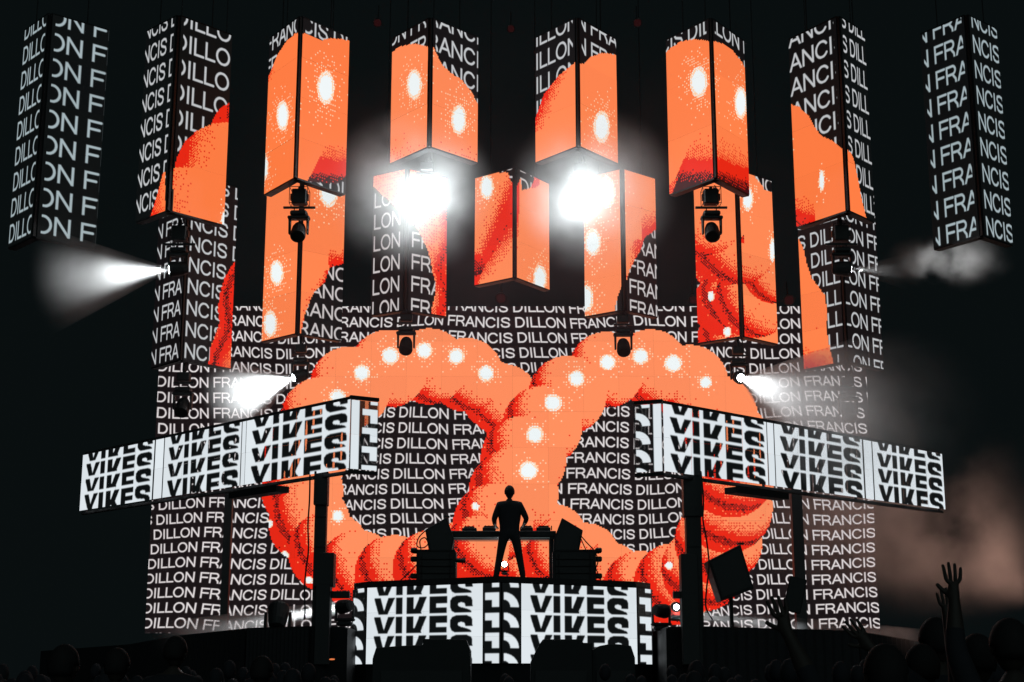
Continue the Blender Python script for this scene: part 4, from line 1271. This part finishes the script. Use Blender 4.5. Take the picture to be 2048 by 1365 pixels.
# ------------------------------------------------------------------ smoke
SM1 = vol_mat('smoke_thin', .42, .34, .42, .74, (.95, .85, .80), .1, True, 5)
c = PY(1720, 960, 36.0)
cloud(PY(1745, 985, 36.0), (5.4, 1.6, 3.2), SM1, rot=(0, .25, 0))
cloud(PY(1900, 520, 32.5), (1.6, .8, .75), vol_mat('smoke_wisp', .9, .9, .42, .70, (.95, .92, .9), .1, True, 5))
spot('wisp_lamp', PY(1712, 541, 31.2), (PY(1900, 520, 32.5) - PY(1712, 541, 31.2)), 2600, 26, .8)
l = bpy.data.lights.new('smoke_fill', 'SPOT'); l.energy = 1100; l.spot_size = math.radians(115); l.spot_blend = 1; l.color = (1, .62, .5); l.shadow_soft_size = .2  # added warm fill without a fixture, brightens the smoke at right
o = bpy.data.objects.new('smoke_fill', l); o.location = (12.5, 36.5, 3.2); o.rotation_euler = (PY(1740, 985, 36.5) - Vector(o.location)).to_track_quat('-Z', 'Y').to_euler(); COL.objects.link(o)

cloud((0.0, 33.0, 11.5), (10.5, 3.0, 7.0), vol_mat('stage_haze', .022, .25, .30, .75, (1, .62, .66), 0, True, 4))  # reddish haze colour stands in for the screens' light on it
# ------------------------------------------------------------------ crowd
UPA = lambda sd, k=0: ((sd * (.06 + .05 * k), .10, .24), (sd * -.02, .05, .27), (sd * -.05, .05, 1))
DNA = lambda sd: ((sd * .06, .0, -.28), (sd * .02, .08, -.24), (0, .2, -1))
def at(px, py, Y): return PY(px, py, Y)
crowd = [
 (1850, 8.0, 1.66, 'person with one open hand raised high, right of the lettering', [DNA(-1), ((.02, .12, .26), (-.03, .04, .26), (-.05, 0, 1))], .0, -100),
 (1882, 8.6, 1.82, 'person whose round head rises beside the raised open hand', [DNA(-1), DNA(1)], .0, 0),
 (1962, 7.6, 1.70, 'person at lower right holding one arm out sideways', [((-.16, .14, .16), (-.18, .06, .16), (-.6, 0, .8)), DNA(1)], .0, 0),
 (2030, 7.2, 1.76, 'person cut off by the right edge with an arm up', [((-.05, .12, .24), (.02, .06, .24), (0, 0, 1)), DNA(1)], .0, 0),
 (1775, 6.2, 1.62, 'person near the right banner post reaching up with a phone', [((-.12, .16, .20), (-.10, .10, .24), (-.3, .1, 1)), DNA(1)], .0, 0),
 (1760, 12.5, 1.70, 'person in the crowd below the end of the right low beam', [DNA(-1), DNA(1)], 0, 0),
 (345, 13.0, 1.84, 'tall person whose head covers the lowest lettering at far left', [DNA(-1), DNA(1)], 0, 0),
 (520, 12.0, 1.66, 'person below the low white beam at left', [DNA(-1), DNA(1)], 0, 0),
 (120, 9.0, 1.68, 'person at the bottom left corner of the crowd', [DNA(-1), DNA(1)], 0, 0),
 (230, 11.0, 1.70, 'person in the left crowd, second from the corner', [DNA(-1), DNA(1)], 0, 0),
]
for px, Y, h, lab, arms, nod, _ in crowd:
    p = PY(px, 1360, Y)
    person((p.x, Y, 0.0), random.uniform(-.15, .15), lab, arms, h, .06, .05, group='people in the crowd')
ph = PY(1590, 1190, 6.55)
o = MB().box(ph, (.075, .012, .15), Matrix.Rotation(.25, 3, 'Y')).make('phone', M['plastic'], None, .004)
tag(o, 'black phone held up against the lettering at lower right', 'phone')
for k, (xa, ya, xb, yb) in enumerate(((1562, 1260, 1568, 1236), (1571, 1258, 1571, 1236), (1574.5, 1262, 1574.5, 1237))):
    o = MB().tube([PY(xa, ya, 24.3), PY(xb, yb, 24.3)], .010, 6).make('light_stick', emit('stick_glow', (.9, .95, 1), 1.2))
    tag(o, ('slanted thin white light stick, leftmost of the three', 'upright thin white light stick in the middle of the three', 'upright thin white light stick, rightmost of the three')[k], 'light stick', 'white light sticks low at right')
for (px, py, Y, lab) in ((664, 1319, 14, 'tiny glowing orange wristband in the dark crowd left of the riser'), (1950, 1331, 8, 'tiny glowing red wristband in the dark crowd at lower right')):
    c = PY(px, py, Y)
    mbx = MB()
    mbx.tube([c + Vector((.022 * math.cos(a), .022 * math.sin(a), .004 * math.sin(a))) for a in np.linspace(0, 6.28, 12)], .004, 5)
    o = mbx.make('wristband', emit('band_glow', (1, .25, .08), .8)); tag(o, lab, 'wristband')

# far rows of the crowd: one mass
mbx = MB()
for k in range(150):
    Y = random.uniform(13.5, 23.5); x = random.uniform(-.36, .36) * Y
    if abs(x / Y + .005) < .11 and Y < 21: continue
    h = random.uniform(1.5, 1.72) if Y < 18 else random.uniform(1.5, 1.75)
    mbx.ball((x, Y, h - .12), .1, (.85, 1, 1.2), 8)
    mbx.ball((x, Y, h - .5), .22, (1, .6, 1.0), 8)
    mbx.tube([(x, Y, .02), (x, Y, h - .5)], [.12, .17], 7)
o = mbx.make('crowd', M['shirt'], None, smooth=True)
tag(o, 'dark mass of people packed in front of the stage', None, None, 'stuff')
